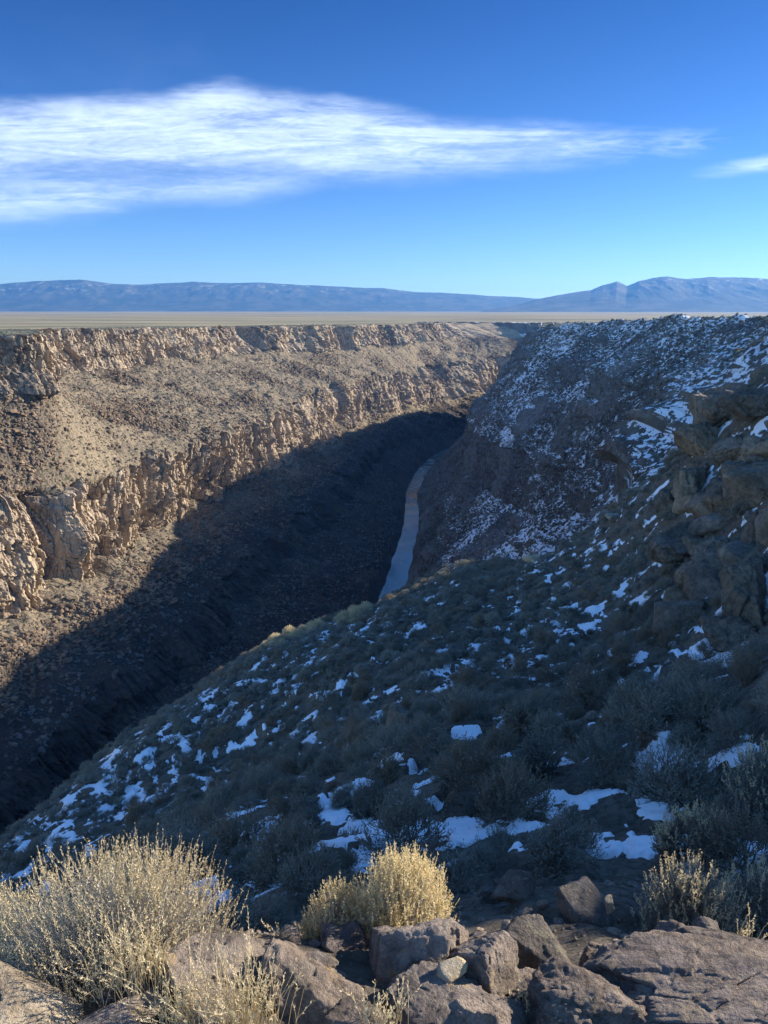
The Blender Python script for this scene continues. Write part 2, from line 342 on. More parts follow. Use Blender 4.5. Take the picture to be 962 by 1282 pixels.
def wall_left(det=1):
    zq = zL if det else (lambda a, seed: 0.7 * a * perlin(S / 45, seed))
    low, upp, Lb, Lu = (globals()[k] for k in ('low', 'upp', 'Lb', 'Lu'))
    if not det: low, upp, Lb, Lu = (smooth1(q_, S, w_) for q_, w_ in ((low, 70), (upp, 70), (Lb, 60), (Lu, 60)))
    p1, z1 = node(L1); p2, z2 = node(L2); p3, z3 = node(L3); p4, z4 = node(L4, 14)
    fade = 1 - NEARW
    p1 = p1 + low * 0.85 + Lb * 0.85 + 7; p2 = p2 + low + Lb + 7
    z2 = z2 + zq(13, 3.0) - 3 * det * np.abs(perlin(S / 12, 17.0)) ; z1 = z1 + zq(12, 9.0) + 0.25 * Lb
    p3 = p3 + upp + Lu * 0.75 + 5; p4 = p4 + upp * 1.1 + Lu + 7
    z3 = z3 + zq(8, 6.0) - 1; z4 = z4 + 0.7 * det * perlin(S / 25, 55.0)
    pb = rp + half; zb = np.full(ns, ZR + 0.2)
    m = 0.42
    pm = pb + (p1 - pb) * 0.50; zm = np.full(ns, -188.0) + 5 * perlin(S / 50, 71.0)
    pn = pb + (p1 - pb) * 0.60; zn = zm + 15 + 5 * perlin(S / 40, 72.0)
    nodes = [(rp, np.full(ns, ZR - 2.0)), (pb - 1.5, zb - 1.2), (pb, zb), (pm, zm), (pn, zn), (p1, z1), (p2, z2), (p3, z3), (p4, z4)]
    rows =  [2, 2, 36, 24, 46, 125, 120, 80]
    clf =   [0, 0, 0, .8, 0, 1, 0, 1]
    out = [12, 40, 110, 260, 600, 1300, 3000, 7000, 15000, 30000]
    for d in out:
        k = math.exp(-d / 900)
        nodes.append((p4 + d, z4 * k + (-28) * (1 - k))); rows.append({12: 14, 40: 16, 110: 24, 260: 24}.get(d, 10)); clf.append(0)
    return nodes, rows, clf
def wall_right():
    p1, z1 = node(R1); p2, z2 = node(R2); p3, z3 = node(R3, 50); p4, z4 = node(R4, 50)
    on = sstep(520, 575, S) * (1 - sstep(1100, 1250, S))
    p1 = p1 - rlo * on - 5 * on; p2 = p2 - rlo * on
    p3 = p3 - rup; p4 = p4 - rup * 0.8
    z2 = z2 + zL(6, 83.0); z1 = z1 + zL(6, 89.0); z3 = z3 + zL(5, 91.0); z4 = z4 + 0.5 * perlin(S / 30, 66.0)
    pb = rp - half; zb = np.full(ns, ZR + 0.2)
    nodes = [(rp, np.full(ns, ZR - 2.0)), (pb + 1.5, zb - 1.2), (pb, zb), (p1, z1), (p2, z2), (p3, z3), (p4, z4)]
    rows = [2, 2, 90, 90, 150, 50]
    clf = [0, 0, 0, 1, 0, .16]
    for d in [12, 40, 110, 260, 600, 1300, 3000, 7000, 15000, 30000]:
        k = math.exp(-d / 700)
        nodes.append((p4 - d, z4 * k + (-28) * (1 - k))); rows.append({12: 14, 40: 14, 110: 16, 260: 16}.get(d, 10)); clf.append(0)
    return nodes, rows, clf, on
def loft(nodes, rows, clf):
    P, Z, K, T = [], [], [], []
    for k, n in enumerate(rows):
        t = np.linspace(0, 1, n, endpoint=False)
        (pa, za), (pc, zc) = nodes[k], nodes[k + 1]
        P.append(pa[:, None] * (1 - t) + pc[:, None] * t); Z.append(za[:, None] * (1 - t) + zc[:, None] * t)
        c = np.full(n, clf[k], float)
        K.append(np.broadcast_to(c, (ns, n))); T.append(np.broadcast_to(k + t, (ns, n)))
    P.append(nodes[-1][0][:, None]); Z.append(nodes[-1][1][:, None]); K.append(np.zeros((ns, 1))); T.append(np.full((ns, 1), float(len(rows))))
    return [np.concatenate(a, 1) for a in (P, Z, K, T)]
def blur_rows(a, n):
    for _ in range(n): a = (np.pad(a, ((0, 0), (1, 1)), 'edge')[:, :-2] + 2 * a + np.pad(a, ((0, 0), (1, 1)), 'edge')[:, 2:]) / 4
    return a

def build_wall(side):
    if side == 'left':
        nodes, rows, clf = wall_left(); on = np.ones(ns); sg = 1.0; soft = wall_left(0)[0]
    else:
        nodes, rows, clf, on = wall_right(); sg = -1.0
    P, Z, K, T = loft(nodes, rows, clf)
    K = K.copy()
    if side == 'left':
        P0, Z0 = loft(soft, rows, clf)[:2]
        wgt = np.clip(blur_rows(K, 60) * 2.2, 0, 1); wgt = np.where(T > 7.9, 1, wgt)
        P = P0 * (1 - wgt) + P * wgt; Z = Z0 * (1 - wgt) + Z * wgt
    if side == 'right':
        lowband = (T >= 3) & (T < 4); K[lowband] *= np.broadcast_to(on[:, None], K.shape)[lowband]
    kb = blur_rows(K, 3)
    SG = np.broadcast_to(S[:, None], P.shape)
    near = (1 - NEARW)[:, None]
    rim = len([c for c in clf]) and (6 if side == 'right' else 8)      # first row index value of the plain
    plain = sstep(rim - 0.02, rim + 0.6, T)
    # cliffs: chimneys and columns reach far up and down, ledges run along
    warp = 5 * perlin(SG / 30, Z / 25, 4.0)
    a = SG + 0.2 * warp + 0.02 * Z * perlin(SG / 70, 2.0)
    col = ridged(a / 6.0, Z / 60, 2.0, 2) * 0.5
    c0, e0 = cells(a / 9.5 + 3, Z / 34.0); c1, e1_ = cells(a / 3.8, Z / 13.0 + 8); c2, e2_ = cells(a / 1.7 + 40, Z / 5.5); c3, e3_ = cells(a / 5.0 + 11, Z / 2.6)
    blocks = (c0 - 0.5) * 6.0 + (c1 - 0.5) * 3.4 + (c2 - 0.5) * 1.9 + (c3 - 0.5) * 1.5 - 1.5 * (1 - sstep(0, 0.10, e0)) - 0.9 * (1 - sstep(0, .13, e1_))
    zz = Z / 13.0 + 0.8 * perlin(SG / 50, 3.0) + 0.25 * perlin(SG / 9, 5.0)
    led = -(zz - np.floor(zz)) * 2.6 * (0.5 + perlin(SG / 30, np.floor(zz) * 3.3))
    big = fbm(SG / 48, Z / 46, 5.0, 2) * 9.0 + fbm(SG / 19, Z / 26, 15.0, 2) * 4.5
    amp = 0.75 + 0.7 * sstep(-0.35, 0.35, fbm(SG / 40, Z / 30, 25.0, 3))
    deepc = -7.0 * sstep(0.10, 0.0, np.abs(perlin(SG / 31, Z / 140, 3.3))) * sstep(-.1, .3, perlin(SG / 50, 9.0, 1.0))
    bulge = big + led + (col + blocks) * amp + deepc
    P2 = P - sg * bulge * kb * near                           # towards the river
    Z2 = Z + kb * near * fbm(SG / 5, Z / 4, 11.0, 2) * 0.9
    # talus: gullies, hummocks, boulders
    tal = (1 - kb) * near * (1 - plain) * sstep(1.95, 2.15, T)
    gul = ridged(SG / 26 + 0.25 * perlin(P / 30, 1.0), P / 160, 3.0, 2)
    hum = fbm(SG / 14, P / 14, 9.0, 4)
    v1, e1 = cells(SG / 2.6, P / 2.6); v2, e2 = cells(SG / 1.3 + 9, P / 1.3)
    rub = sstep(-0.05, 0.35, fbm(SG / 60, P / 45, 31.0, 3) + (0.12 if side == 'right' else 0.0))
    bld = (np.clip(v1 - 0.45, 0, 1) * sstep(0.0, 0.5, e1) * 2.2 + np.clip(v2 - 0.3, 0, 1) * sstep(0, .45, e2) * 0.8) * (0.35 + rub)
    Z2 = Z2 + tal * (gul * 0.6 + hum * 4.4 + bld * 1.25)
    if side == 'left':                                   # broken steps inside the shaded slope
        st = fbm(SG / 22, Z / 10, 77.0, 3) * tal * sstep(2.2, 3.0, T) * (1 - sstep(4.9, 5.0, T))
        P2 = P2 - sg * st * 9
    else:
        crag = sstep(0.02, 0.30, fbm(SG / 62, Z / 17, 57.0, 3)) * tal * (T < 5.9)
        P2 = P2 - sg * crag * (3.0 + big * 0.55 + (col + blocks) * 0.6)
        P2 = P2 - sg * tal * (fbm(SG / 34, Z / 40, 27.0, 4) * 9 + ridged(SG / 30 + Z / 90, Z / 200, 3.0, 2) * 2.5)
        kb = np.maximum(kb, crag * 0.8)
    # plain: faint swells
    far = np.clip(np.abs(P - (nodes[rim][0])[:, None]) / 200, 0, 1)
    Z2 = Z2 + plain * (fbm(SG / 220, P / 220, 3.0, 3) * 3.0 * far + near * (fbm(SG / 9, P / 9, 8.0, 3) * 0.5) * (1 - far))
    Z2 = Z2 * near + (-28 + fbm(SG / 400, P / 400, 3.0, 3) * 3.0) * (1 - near)
    P3 = P2 * near + P * (1 - near)
    X, Y = xy(SG, P3)
    # snow
    if side == 'left':
        end = sstep(1400, 1460, SG) * (1 - plain)
        sn = end * 0.42 + 0.05 * (T > 2.1) * (T < 5) + 0.12 * ((T > 2.0) & (T < 5) & (SG > 550))
        pk = sstep(0.15, 0.5, fbm(SG / 30, P / 18, 91.0, 2)) * ((T > 5.9) & (T < 6.5)) * 0.35
        sn = np.maximum(sn, pk)
    else:
        band = sstep(-0.25, 0.35, fbm(SG / 55 + P / 120, P / 90, 19.0, 3))
        sn = (0.78 + 0.24 * band) * (1 - plain) * (1 - 0.5 * kb)
        sn = sn + 0.16 * sstep(600, 430, SG) * (T > 2.3) * (1 - plain)
        sn = sn * (1 - 0.35 * sstep(560, 700, SG) * (T < 3.0)) * sstep(2.05, 2.5, T)
        sn = sn * np.where(plain > 0, 1, 1) + plain * 0.55 * (SG < 900) * (P > -900)
    if side == 'left': rub = np.maximum(rub, sstep(4.9, 4.5, T) * 0.95)  # mask pushed up low on the wall to paint the inner gorge darker
    gorge_shade = sstep(4.75, 4.4, T + 0.25 * fbm(SG / 40, P / 15, 12.0, 3)) if side == 'left' else np.zeros(P.shape)  # shade of the inner gorge, painted into the wall colour
    attrs = dict(gorge_shade=gorge_shade, plain=sstep(rim + .02, rim + .9, T), cliff=kb * near, rubble=rub * (1 - plain) * near, snow=sn)
    V = np.stack([X, Y, Z2], -1)
    n, m = P.shape
    f = grid_faces(n, m)
    if side == 'right': f = f[:, ::-1]
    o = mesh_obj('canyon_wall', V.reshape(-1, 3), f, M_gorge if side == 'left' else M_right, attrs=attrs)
    o['kind'] = 'structure'
    return o, V, T, SG, P3, attrs
wl, VL, TL, SL, PL, AL = build_wall('left')
wr, VR, TR, SR, PR, AR = build_wall('right')
tag(wl, 'sunlit brown cliffs and benches of the far canyon side', 'canyon')
tag(wr, 'shaded snow flecked canyon side below the right rim', 'canyon')

def bend_wall():
    w = np.linspace(0, 1, 640); xa = 70 + 760 * w; ya = 1768 - 176 * w
    prof = [(-900, -28), (-260, -26.5), (-20, -26), (0, -26.5), (9, -50), (62, -92), (74, -130), (150, -190), (215, -216)]
    rws = [14, 26, 10, 26, 44, 40, 56, 30]; clf = [0, 0, 0, 1, 0, 1, 0, 0]
    D, Z, K = [], [], []
    for k, n in enumerate(rws):
        t = np.linspace(0, 1, n, endpoint=False); (da, za), (dc, zc) = prof[k], prof[k + 1]
        D.append(da + (dc - da) * t); Z.append(za + (zc - za) * t); K.append(np.full(n, clf[k], float))
    D, Z, K = [np.concatenate(a) for a in (D, Z, K)]
    X0 = np.broadcast_to(xa[:, None], (640, len(D))); Dg = np.broadcast_to(D, X0.shape).copy(); Zg = np.broadcast_to(Z, X0.shape).copy(); Kg = blur_rows(np.broadcast_to(K, X0.shape).copy(), 2)
    act = sstep(-15, 2, Dg)
    Dg = Dg + act * (fbm(X0 / 70, Zg / 60, 3.0, 3) * 26 + ridged(X0 / 40, Zg / 120, 8.0, 2) * 5 + Kg * (cells(X0 / 9, Zg / 30)[0] - .5) * 7)
    Zg = Zg + act * fbm(X0 / 16, Dg / 12, 4.0, 3) * 4 + (1 - act) * fbm(X0 / 90, Dg / 90, 6.0, 2) * 1.2
    X = X0 - 0.226 * Dg; Y = (ya[:, None] - 0.974 * Dg)
    sn = np.where(Dg > -10, 0.86 * (1 - 0.7 * Kg), 0.15)
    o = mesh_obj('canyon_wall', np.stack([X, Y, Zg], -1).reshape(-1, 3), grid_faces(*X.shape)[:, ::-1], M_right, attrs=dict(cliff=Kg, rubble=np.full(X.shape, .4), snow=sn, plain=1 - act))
    o['kind'] = 'structure'; tag(o, 'shaded snow dusted cliff where the canyon bends out of sight', 'canyon')
bend_wall()
# river
m, nt, b = new_mat('river_water', 0.12, 0.5)
g = nt.nodes.new('ShaderNodeNewGeometry')
nn = noise(nt, stretch(nt, g.outputs['Position'], (0.03, 0.012, 1)), 1.0, 4)
nt.links.new(mixc(nt, maprange(nt, nn, 0.4, 0.6), (0.09, 0.125, 0.12), (0.22, 0.27, 0.26)), b.inputs['Base Color'])
nt.links.new(maprange(nt, noise(nt, g.outputs['Position'], 0.06, 4), 0.4, 0.62, 0.06, 0.3), b.inputs['Roughness'])
bump(nt, b, noise(nt, g.outputs['Position'], 0.9, 4), 0.25, 0.3)
idx = np.where((S < 2250))[0][::4]
rx = np.stack([np.stack(xy(S[idx], rp[idx] + k * (half[idx] + 1.2)), -1) for k in (-1, -.5, 0, .5, 1)], 1)
rv = np.concatenate([rx, np.full(rx.shape[:2] + (1,), ZR)], -1)
ro = mesh_obj('river', rv.reshape(-1, 3), grid_faces(len(idx), 5)[:, ::-1], m, smooth=True); ro['kind'] = 'structure'
tag(ro, 'narrow grey green river at the bottom of the canyon', 'river')

# ------------------------------------------------------------------ mountains on the horizon
def mountains(name, label, sky_pts, r0, r1, seed, foot, mat):
    th = np.linspace(math.atan2(sky_pts[0][0] - 481, 950), math.atan2(sky_pts[-1][0] - 481, 950), 900)
    u_ = np.tan(th)
    sv = np.array([(ray(px, py)[0] / ray(px, py)[1], ray(px, py)[2] / ray(px, py)[1]) for px, py in sky_pts])
    el = np.interp(u_, sv[:, 0], sv[:, 1])
    el = el + 0.0011 * fbm(u_ * 28, seed, 0.0, 5, 0.6) * (el > 0.004)
    rr = np.linspace(0, 1, 110)
    crest = 0.55
    D = r0 + (r1 - r0) * rr
    TH, RR = np.meshgrid(th, rr, indexing='ij'); DD = r0 + (r1 - r0) * RR
    X = DD * np.tan(TH); Y = DD
    Hc = np.maximum(el, 0)[:, None] * (r0 + (r1 - r0) * crest) + 28
    prof = np.where(RR < crest, (RR / crest) ** 1.25, 1 - ((RR - crest) / (1 - crest)) * 0.6)
    rd = ridged(X / 900, Y / 1500 + seed, seed, 4)
    rd2 = ridged(X / 330, Y / 600 + seed, seed + 3, 3)
    w = np.exp(-((RR - crest) / 0.10) ** 2)
    H = Hc * np.clip(prof + (0.20 * (rd - 0.35) + 0.07 * rd2) * prof * (1 - w * 0.85) * np.where(RR < crest, 1, .5), 0, None)
    V = np.stack([X, Y, -30 + foot * RR + H], -1)
    o = mesh_obj(name, V.reshape(-1, 3), grid_faces(*TH.shape)[:, ::-1], mat, smooth=True)
    o['kind'] = 'structure'; tag(o, label, 'mountains'); return o
mm, nt, b = new_mat('mountain_slope')
g = nt.nodes.new('ShaderNodeNewGeometry')
a1 = maprange(nt, noise(nt, g.outputs['Position'], 0.0022, 6, 0.65), 0.42, 0.6)
cm = mixc(nt, a1, (0.025, 0.035, 0.03), (0.07, 0.07, 0.055))
sz = nt.nodes.new('ShaderNodeSeparateXYZ'); nt.links.new(g.outputs['Position'], sz.inputs[0])
sn = math_n(nt, 'MULTIPLY', maprange(nt, sz.outputs[2], 260, 520), maprange(nt, noise(nt, g.outputs['Position'], 0.006, 6, 0.7), 0.56, 0.62))
nt.links.new(mixc(nt, math_n(nt, 'MULTIPLY', sn, 0.35), cm, (0.7, 0.72, 0.78)), b.inputs['Base Color'])
mountains('mountains', 'long low blue mountain range along the horizon', [(-300, 362), (-100, 356), (0, 356), (50, 352), (100, 350), (140, 355), (170, 357), (240, 353), (280, 355), (330, 354), (400, 358), (440, 360), (480, 361), (520, 366), (560, 367), (610, 370), (660, 373), (720, 378), (800, 380), (1000, 380), (1300, 380)], 15500, 20500, 1.7, 8, mm)
mountains('mountains', 'higher blue mountain with a notched peak above the right rim', [(600, 389), (650, 381), (670, 375), (700, 369), (740, 363), (755, 357), (773, 352), (785, 358), (800, 352), (818, 348), (835, 346), (860, 349), (890, 347), (920, 347), (962, 349), (1050, 346), (1200, 356), (1400, 370)], 11500, 16000, 5.2, 0, mm)


# ------------------------------------------------------------------ the near spur, below and beside the viewpoint
ctl = np.array([
 (0, 0, -1.8), (0, -6, -1.9), (-6, -4, -2.6), (8, -6, -1.6), (-14, -10, -6), (-14, 0, -9), (0, -25, -3), (20, -20, -3), (-30, -20, -20),
 (-1.6, 1.4, -2.55), (0, 1.4, -2.5), (1.6, 1.4, -2.45), (-1.3, 2.6, -2.6), (0, 2.6, -2.6), (1.5, 2.45, -2.6), (2.4, 3.2, -3.7), (1.0, 2.95, -3.3), (1.6, 3.0, -3.3), (3.4, 3.6, -4.0), (-3.2, 1.2, -3.4), (3, 1.5, -2.3),
 (1.4, 5, -4.6), (2.1, 9, -6.6), (4.1, 16, -9.3), (5, 40, -18), (2, 85, -33.6), (-1.8, 8, -7.0), (-7.5, 35, -22.8), (-17.5, 38, -27),
 (0, 9, -7.2), (0, 25, -14.6), (-3.8, 40, -21.2), (5.8, 13, -7.5), (3.2, 6, -5.1), (4.1, 7, -5.5), (7.5, 14, -7.8), (10.7, 25, -10.7), (14.9, 45, -15), (18.3, 60, -16.8),
 (15, 85, -28.6), (22, 55, -10.2), (22, 44, -4.4), (12, 20, -8.2), (15.6, 28, -8.6), (19, 35, -7.0), (21.5, 41, -5.4), (-6, 8, -9), (-8, 20, -17.5), (-4, 16, -12.5),
 (-25, 43, -34.5), (-17, 70, -37), (-7.4, 80, -36.2), (-11.5, 76, -35.2), (-.5, 92, -37), (2, 95, -36.8), (-22, 58, -36), (-28, 25, -31), (-22, 8, -22),
 (-42, 52, -60), (-34, 85, -64), (-18, 105, -62), (2, 118, -62), (25, 110, -54), (34, 84, -36), (33, 72, -20), (-45, 20, -58), (-60, -10, -70),
 (-62, 70, -100), (-50, 110, -105), (-10, 150, -115), (40, 135, -92), (62, 120, -60), (-70, 30, -100),
 (0, 3.5, -3.6), (1.2, 3.6, -3.6), (-1.5, 3.5, -3.7), (2.0, 4.0, -4.0), (0.4, 3.05, -3.2),
 (33, 62, -3.6), (28, 38, 1.0), (17.5, 24, 1.5), (15, 21.5, -1.5), (12.5, 14, 0), (24, 32, 2), (14, 10, 1.3), (9.2, 8.2, -1.6), (6.5, 7, -3.0), (33, 48, -0.5), (42, 66, 1), (48, 84, -2), (44, 50, 0), (21.6, 12, 4.8), (23.5, 15, 6.0), (30, 18, 6.6), (58, 101, -7), (54, 95, -8),  # knolls out of view on the right, raised to block the sun
 (60, 60, -2.5), (66, 106, -4.5), (72, 104, -4), (76, 122, 0), (86, 116, -3), (80, 108, -4), (50, 20, -3.5), (60, -20, -5), (95, 60, -6), (95, 100, -7), (95, -30, -7)], float)
def tps_fit(P, lam=1e-3):
    n = len(P); d = np.hypot(P[:, None, 0] - P[None, :, 0], P[:, None, 1] - P[None, :, 1])
    K = np.where(d > 0, d * d * np.log(np.maximum(d, 1e-9)), 0) + np.eye(n) * lam
    Q = np.c_[np.ones(n), P[:, :2]]
    A = np.block([[K, Q], [Q.T, np.zeros((3, 3))]])
    return np.linalg.solve(A, np.r_[P[:, 2], 0, 0, 0])
_w = tps_fit(ctl)
def h0(x, y):
    x = np.asarray(x, float); y = np.asarray(y, float); out = _w[-3] + _w[-2] * x + _w[-1] * y
    for (cx, cy, _), w in zip(ctl, _w):
        d2 = (x - cx) ** 2 + (y - cy) ** 2 + 1e-9
        out = out + w * 0.5 * d2 * np.log(d2)
    return out
def hn(x, y):
    x = np.asarray(x, float); y = np.asarray(y, float)
    r = np.hypot(x, y); k = sstep(2.0, 14, r); k2 = sstep(1, 5, r)
    z = h0(x, y) + k * (fbm(x / 11, y / 11, 3.1, 3) * 1.1 + ridged(x / 7 + y / 19, y / 16 - x / 15, 4.4, 2) * 0.28)
    z = z + k2 * fbm(x / 2.3, y / 2.3, 7.7, 3) * 0.22 + fbm(x / 0.5, y / 0.5, 2.2, 3) * 0.06 + ridged(x / 0.9, y / 0.9, 6.1, 2) * 0.05
    v, e = cells(x / 0.9, y / 0.9)
    z = z + k2 * np.clip(v - 0.62, 0, 1) * sstep(0, .3, e) * 0.7
    return z
rr = [0.5]
while rr[-1] < 175: rr.append(rr[-1] * 1.0062 + 0.002)
rr = np.array(rr); th = np.radians(np.concatenate([np.arange(-150, -36, 1.2), np.arange(-36, 40, 0.13), np.arange(40, 151, 1.2)]))
RRg, THg = np.meshgrid(rr, th, indexing='ij')
XN, YN = RRg * np.sin(THg), RRg * np.cos(THg)
ZN = hn(XN, YN)
def patch(x, y):
    """snow lies where this is positive"""
    r = np.hypot(x, y)
    kn = sstep(12, 30, r)
    q = (1 - kn) * fbm(x / 1.1 + 0.1 * y, y / 1.3, 24.0, 6, 0.62) + kn * fbm(x / 1.25 + 0.2 * y, y / 1.9 - 0.15 * x, 14.0, 6, 0.66) - 0.10 * np.exp(-((x - 5.5) ** 2 + (y - 10) ** 2) / 30) + 0.20 * fbm(x / 12, y / 16, 40.0, 2)
    left = sstep(2, -10, x) * sstep(18, 34, y)
    return q - 0.08 + 0.08 * left - 0.5 * sstep(7.5, 4.5, r) + 0.07 * sstep(14, 18, x - 0.3 * y + 8) * (y > 22)
SNM = patch(XN, YN)
SNM = np.maximum(SNM, (fbm(XN / .62, YN / .85, 51.0, 4, 0.6) - 0.30 + 0.25 * fbm(XN / 9, YN / 12, 33.0, 2)) * 0.6 - 0.6 * sstep(9, 6, RRg))
m_soil, nt, b = new_mat('slope_soil')
g = nt.nodes.new('ShaderNodeNewGeometry'); pos = g.outputs['Position']
c1 = maprange(nt, noise(nt, pos, 0.7, 6, 0.7), 0.38, 0.62); c2 = maprange(nt, noise(nt, pos, 9, 5, 0.7), 0.4, 0.62)
col = mixc(nt, c1, (0.13, 0.11, 0.088), (0.21, 0.18, 0.14)); col = mixc(nt, math_n(nt, 'MULTIPLY', c2, 0.7), col, (0.06, 0.05, 0.04))
c3 = maprange(nt, noise(nt, pos, 35, 4, 0.7), 0.56, 0.66); col = mixc(nt, math_n(nt, 'MULTIPLY', c3, 0.5), col, (0.27, 0.22, 0.16))
nt.links.new(col, b.inputs['Base Color']); bump(nt, b, noise(nt, pos, 22, 6, 0.75), 0.9, 0.05)
V = np.stack([XN, YN, ZN], -1)
slope = mesh_obj('hillside', V.reshape(-1, 3), grid_faces(*XN.shape)[:, ::-1], m_soil, smooth=True); slope['kind'] = 'structure'
tag(slope, 'dark soil of the steep near hillside under the sagebrush', 'hillside')
# snow sheets lying on it, thicker in the middle
m_snow, nt, b = new_mat('old_snow', 0.6, 0.3)
g = nt.nodes.new('ShaderNodeNewGeometry')
b.inputs['Base Color'].default_value = (0.86, 0.88, 0.92, 1)
bump(nt, b, noise(nt, g.outputs['Position'], 7, 5, 0.7), 0.5, 0.06)
zs = h0(XN, YN) + (ZN - h0(XN, YN)) * 0.9 + np.clip(SNM * 0.7, -0.08, 0.08) - 0.01 + 0.012 * fbm(XN / .3, YN / .3, 5.5, 2)
cellm = (SNM[:-1, :-1] > -0.05) & (RRg[:-1, :-1] < 150) & (RRg[:-1, :-1] > 4)
so = mesh_obj('snow', np.stack([XN, YN, zs], -1).reshape(-1, 3), grid_faces(*XN.shape, mask=cellm)[:, ::-1], m_snow, smooth=True)
so['kind'] = 'stuff'; tag(so, 'thin patches of old snow between the shrubs on the near slope', 'snow')

def hit(px, py, rmin=1.0):
    d = ray(px, py); d = d / np.linalg.norm(d)
    t = np.geomspace(rmin, 170, 900); P = d[None] * t[:, None]
    dz = P[:, 2] - hn(P[:, 0], P[:, 1]); k = np.argmax(dz < 0)
    if dz[k] >= 0: return None
    k = max(k, 1); f = dz[k - 1] / (dz[k - 1] - dz[k] + 1e-9)
    return P[k - 1] * (1 - f) + P[k] * f

# ------------------------------------------------------------------ rocks
import bmesh
_ico = {}
def ico(sub):
    if sub not in _ico:
        bm = bmesh.new(); bmesh.ops.create_icosphere(bm, subdivisions=sub, radius=1)
        v = np.array([x.co[:] for x in bm.verts]); f = np.array([[q.index for q in x.verts] for x in bm.faces]); bm.free()
        _ico[sub] = (v, f)
    return _ico[sub]
def rock_geo(seed, dims, sub=4, planes=11, rough=0.05, sharp=16, crack=0.0):
    sharp = sharp * 2.2; rough = rough * 1.25
    r = np.random.default_rng(seed); v, f = ico(sub)
    n = r.normal(size=(planes, 3)); n /= np.linalg.norm(n, axis=1)[:, None]
    n = np.vstack([n, [(0, 0, 1), (0, 0, -1)], -n[:3]]); d = r.uniform(0.62, 1.0, len(n))
    t = (v @ n.T) / d[None]; t = np.maximum(t, 1e-3); tm = t.max(1)
    rad = 1 / (tm * np.sum((t / tm[:, None]) ** sharp, 1) ** (1 / sharp)); rad = np.minimum(rad, 1.35)
    P = v * rad[:, None]
    o = r.uniform(0, 50, 3)
    dsp = fbm(P[:, 0] * 1.6 + o[0], P[:, 1] * 1.6 + o[1], P[:, 2] * 1.6 + o[2], 3) * rough * 1.3
    if sub >= 4:
        bq, bw = cells(P[:, 0] * 1.25 + P[:, 2] * .8 + o[1], P[:, 1] * 1.25 - P[:, 2] * .9 + o[2])
        dsp = dsp + (bq - 0.5) * rough * 2.2
    if sub >= 5:
        dsp = dsp + fbm(P[:, 0] * 7 + o[1], P[:, 1] * 7, P[:, 2] * 7 + o[0], 4, 0.6) * rough * 0.85
        bk, be = cells(P[:, 0] * 2.6 + P[:, 2] * 1.4 + o[0], P[:, 1] * 2.6 + P[:, 2] * 1.9 + o[1])
        dsp = dsp + (bk - 0.5) * rough * 1.3 - 0.5 * rough * (1 - sstep(0, .06, be)) + np.abs(fbm(P[:, 0] * 22, P[:, 1] * 22, P[:, 2] * 22, 2)) * -rough * 0.5
    if crack:
        c = np.abs(perlin(P[:, 0] * 1.3 + o[2], P[:, 1] * 1.3 + o[0], P[:, 2] * 1.6))
        dsp = dsp - crack * np.exp(-(c / 0.018) ** 2)
    P = P * (1 + dsp)[:, None]
    return P * np.asarray(dims)[None] / 2, f
def rock_mat(name, a, b_, c, lich, scale=1.0, bs=0.9):
    m, nt, b = new_mat(name, 0.9, 0.2)
    tcn = nt.nodes.new('ShaderNodeNewGeometry'); pos = stretch(nt, tcn.outputs['Position'], (scale,) * 3)
    n1 = maprange(nt, noise(nt, pos, 3.5, 6, 0.65), 0.38, 0.62); n2 = maprange(nt, noise(nt, pos, 17, 6, 0.7), 0.4, 0.62)
    col = mixc(nt, n1, a, b_); col = mixc(nt, math_n(nt, 'MULTIPLY', n2, 0.7), col, c)
    n3 = maprange(nt, noise(nt, pos, 55, 3, 0.7), 0.58, 0.66); col = mixc(nt, math_n(nt, 'MULTIPLY', n3, 0.55), col, (0.42, 0.35, 0.27))
    n4 = math_n(nt, 'MULTIPLY', maprange(nt, noise(nt, pos, 6.5, 5, 0.75), 0.58, 0.64), 0.7)
    col = mixc(nt, n4, col, lich)
    oi = nt.nodes.new('ShaderNodeObjectInfo'); w1_ = mixc(nt, oi.outputs['Random'], (0.86, 0.86, 0.88), (1.22, 1.13, 1.0)); col = mixc(nt, 1.0, col, w1_); col.node.blend_type = 'MULTIPLY'
    n5 = maprange(nt, noise(nt, pos, 1.3, 5, 0.6), 0.42, 0.6, 0.72, 1.12); cb5 = nt.nodes.new('ShaderNodeCombineColor'); [nt.links.new(n5, cb5.inputs[k_]) for k_ in range(3)]; col = mixc(nt, 1.0, col, cb5.outputs[0]); col.node.blend_type = 'MULTIPLY'
    nt.links.new(col, b.inputs['Base Color'])
    h = math_n(nt, 'ADD', math_n(nt, 'MULTIPLY', noise(nt, pos, 20, 6, 0.75), 1.0), math_n(nt, 'MULTIPLY', noise(nt, pos, 90, 4, 0.7), 0.35))
    bump(nt, b, h, bs, 0.05 / scale)
    return m
RM_fore = rock_mat('foreground_basalt', (0.27, 0.235, 0.21), (0.38, 0.32, 0.27), (0.12, 0.10, 0.092), (0.38, 0.29, 0.16))
RM_rough = rock_mat('vesicular_basalt', (0.25, 0.215, 0.20), (0.35, 0.30, 0.265), (0.115, 0.097, 0.09), (0.33, 0.27, 0.20), 1.0, 1.0)
RM_pale = rock_mat('pale_stone', (0.42, 0.37, 0.29), (0.50, 0.45, 0.36), (0.30, 0.25, 0.19), (0.5, 0.42, 0.25))
RM_out = rock_mat('lichened_outcrop', (0.195, 0.178, 0.155), (0.29, 0.26, 0.22), (0.10, 0.092, 0.082), (0.27, 0.265, 0.19), 0.30, 0.8)
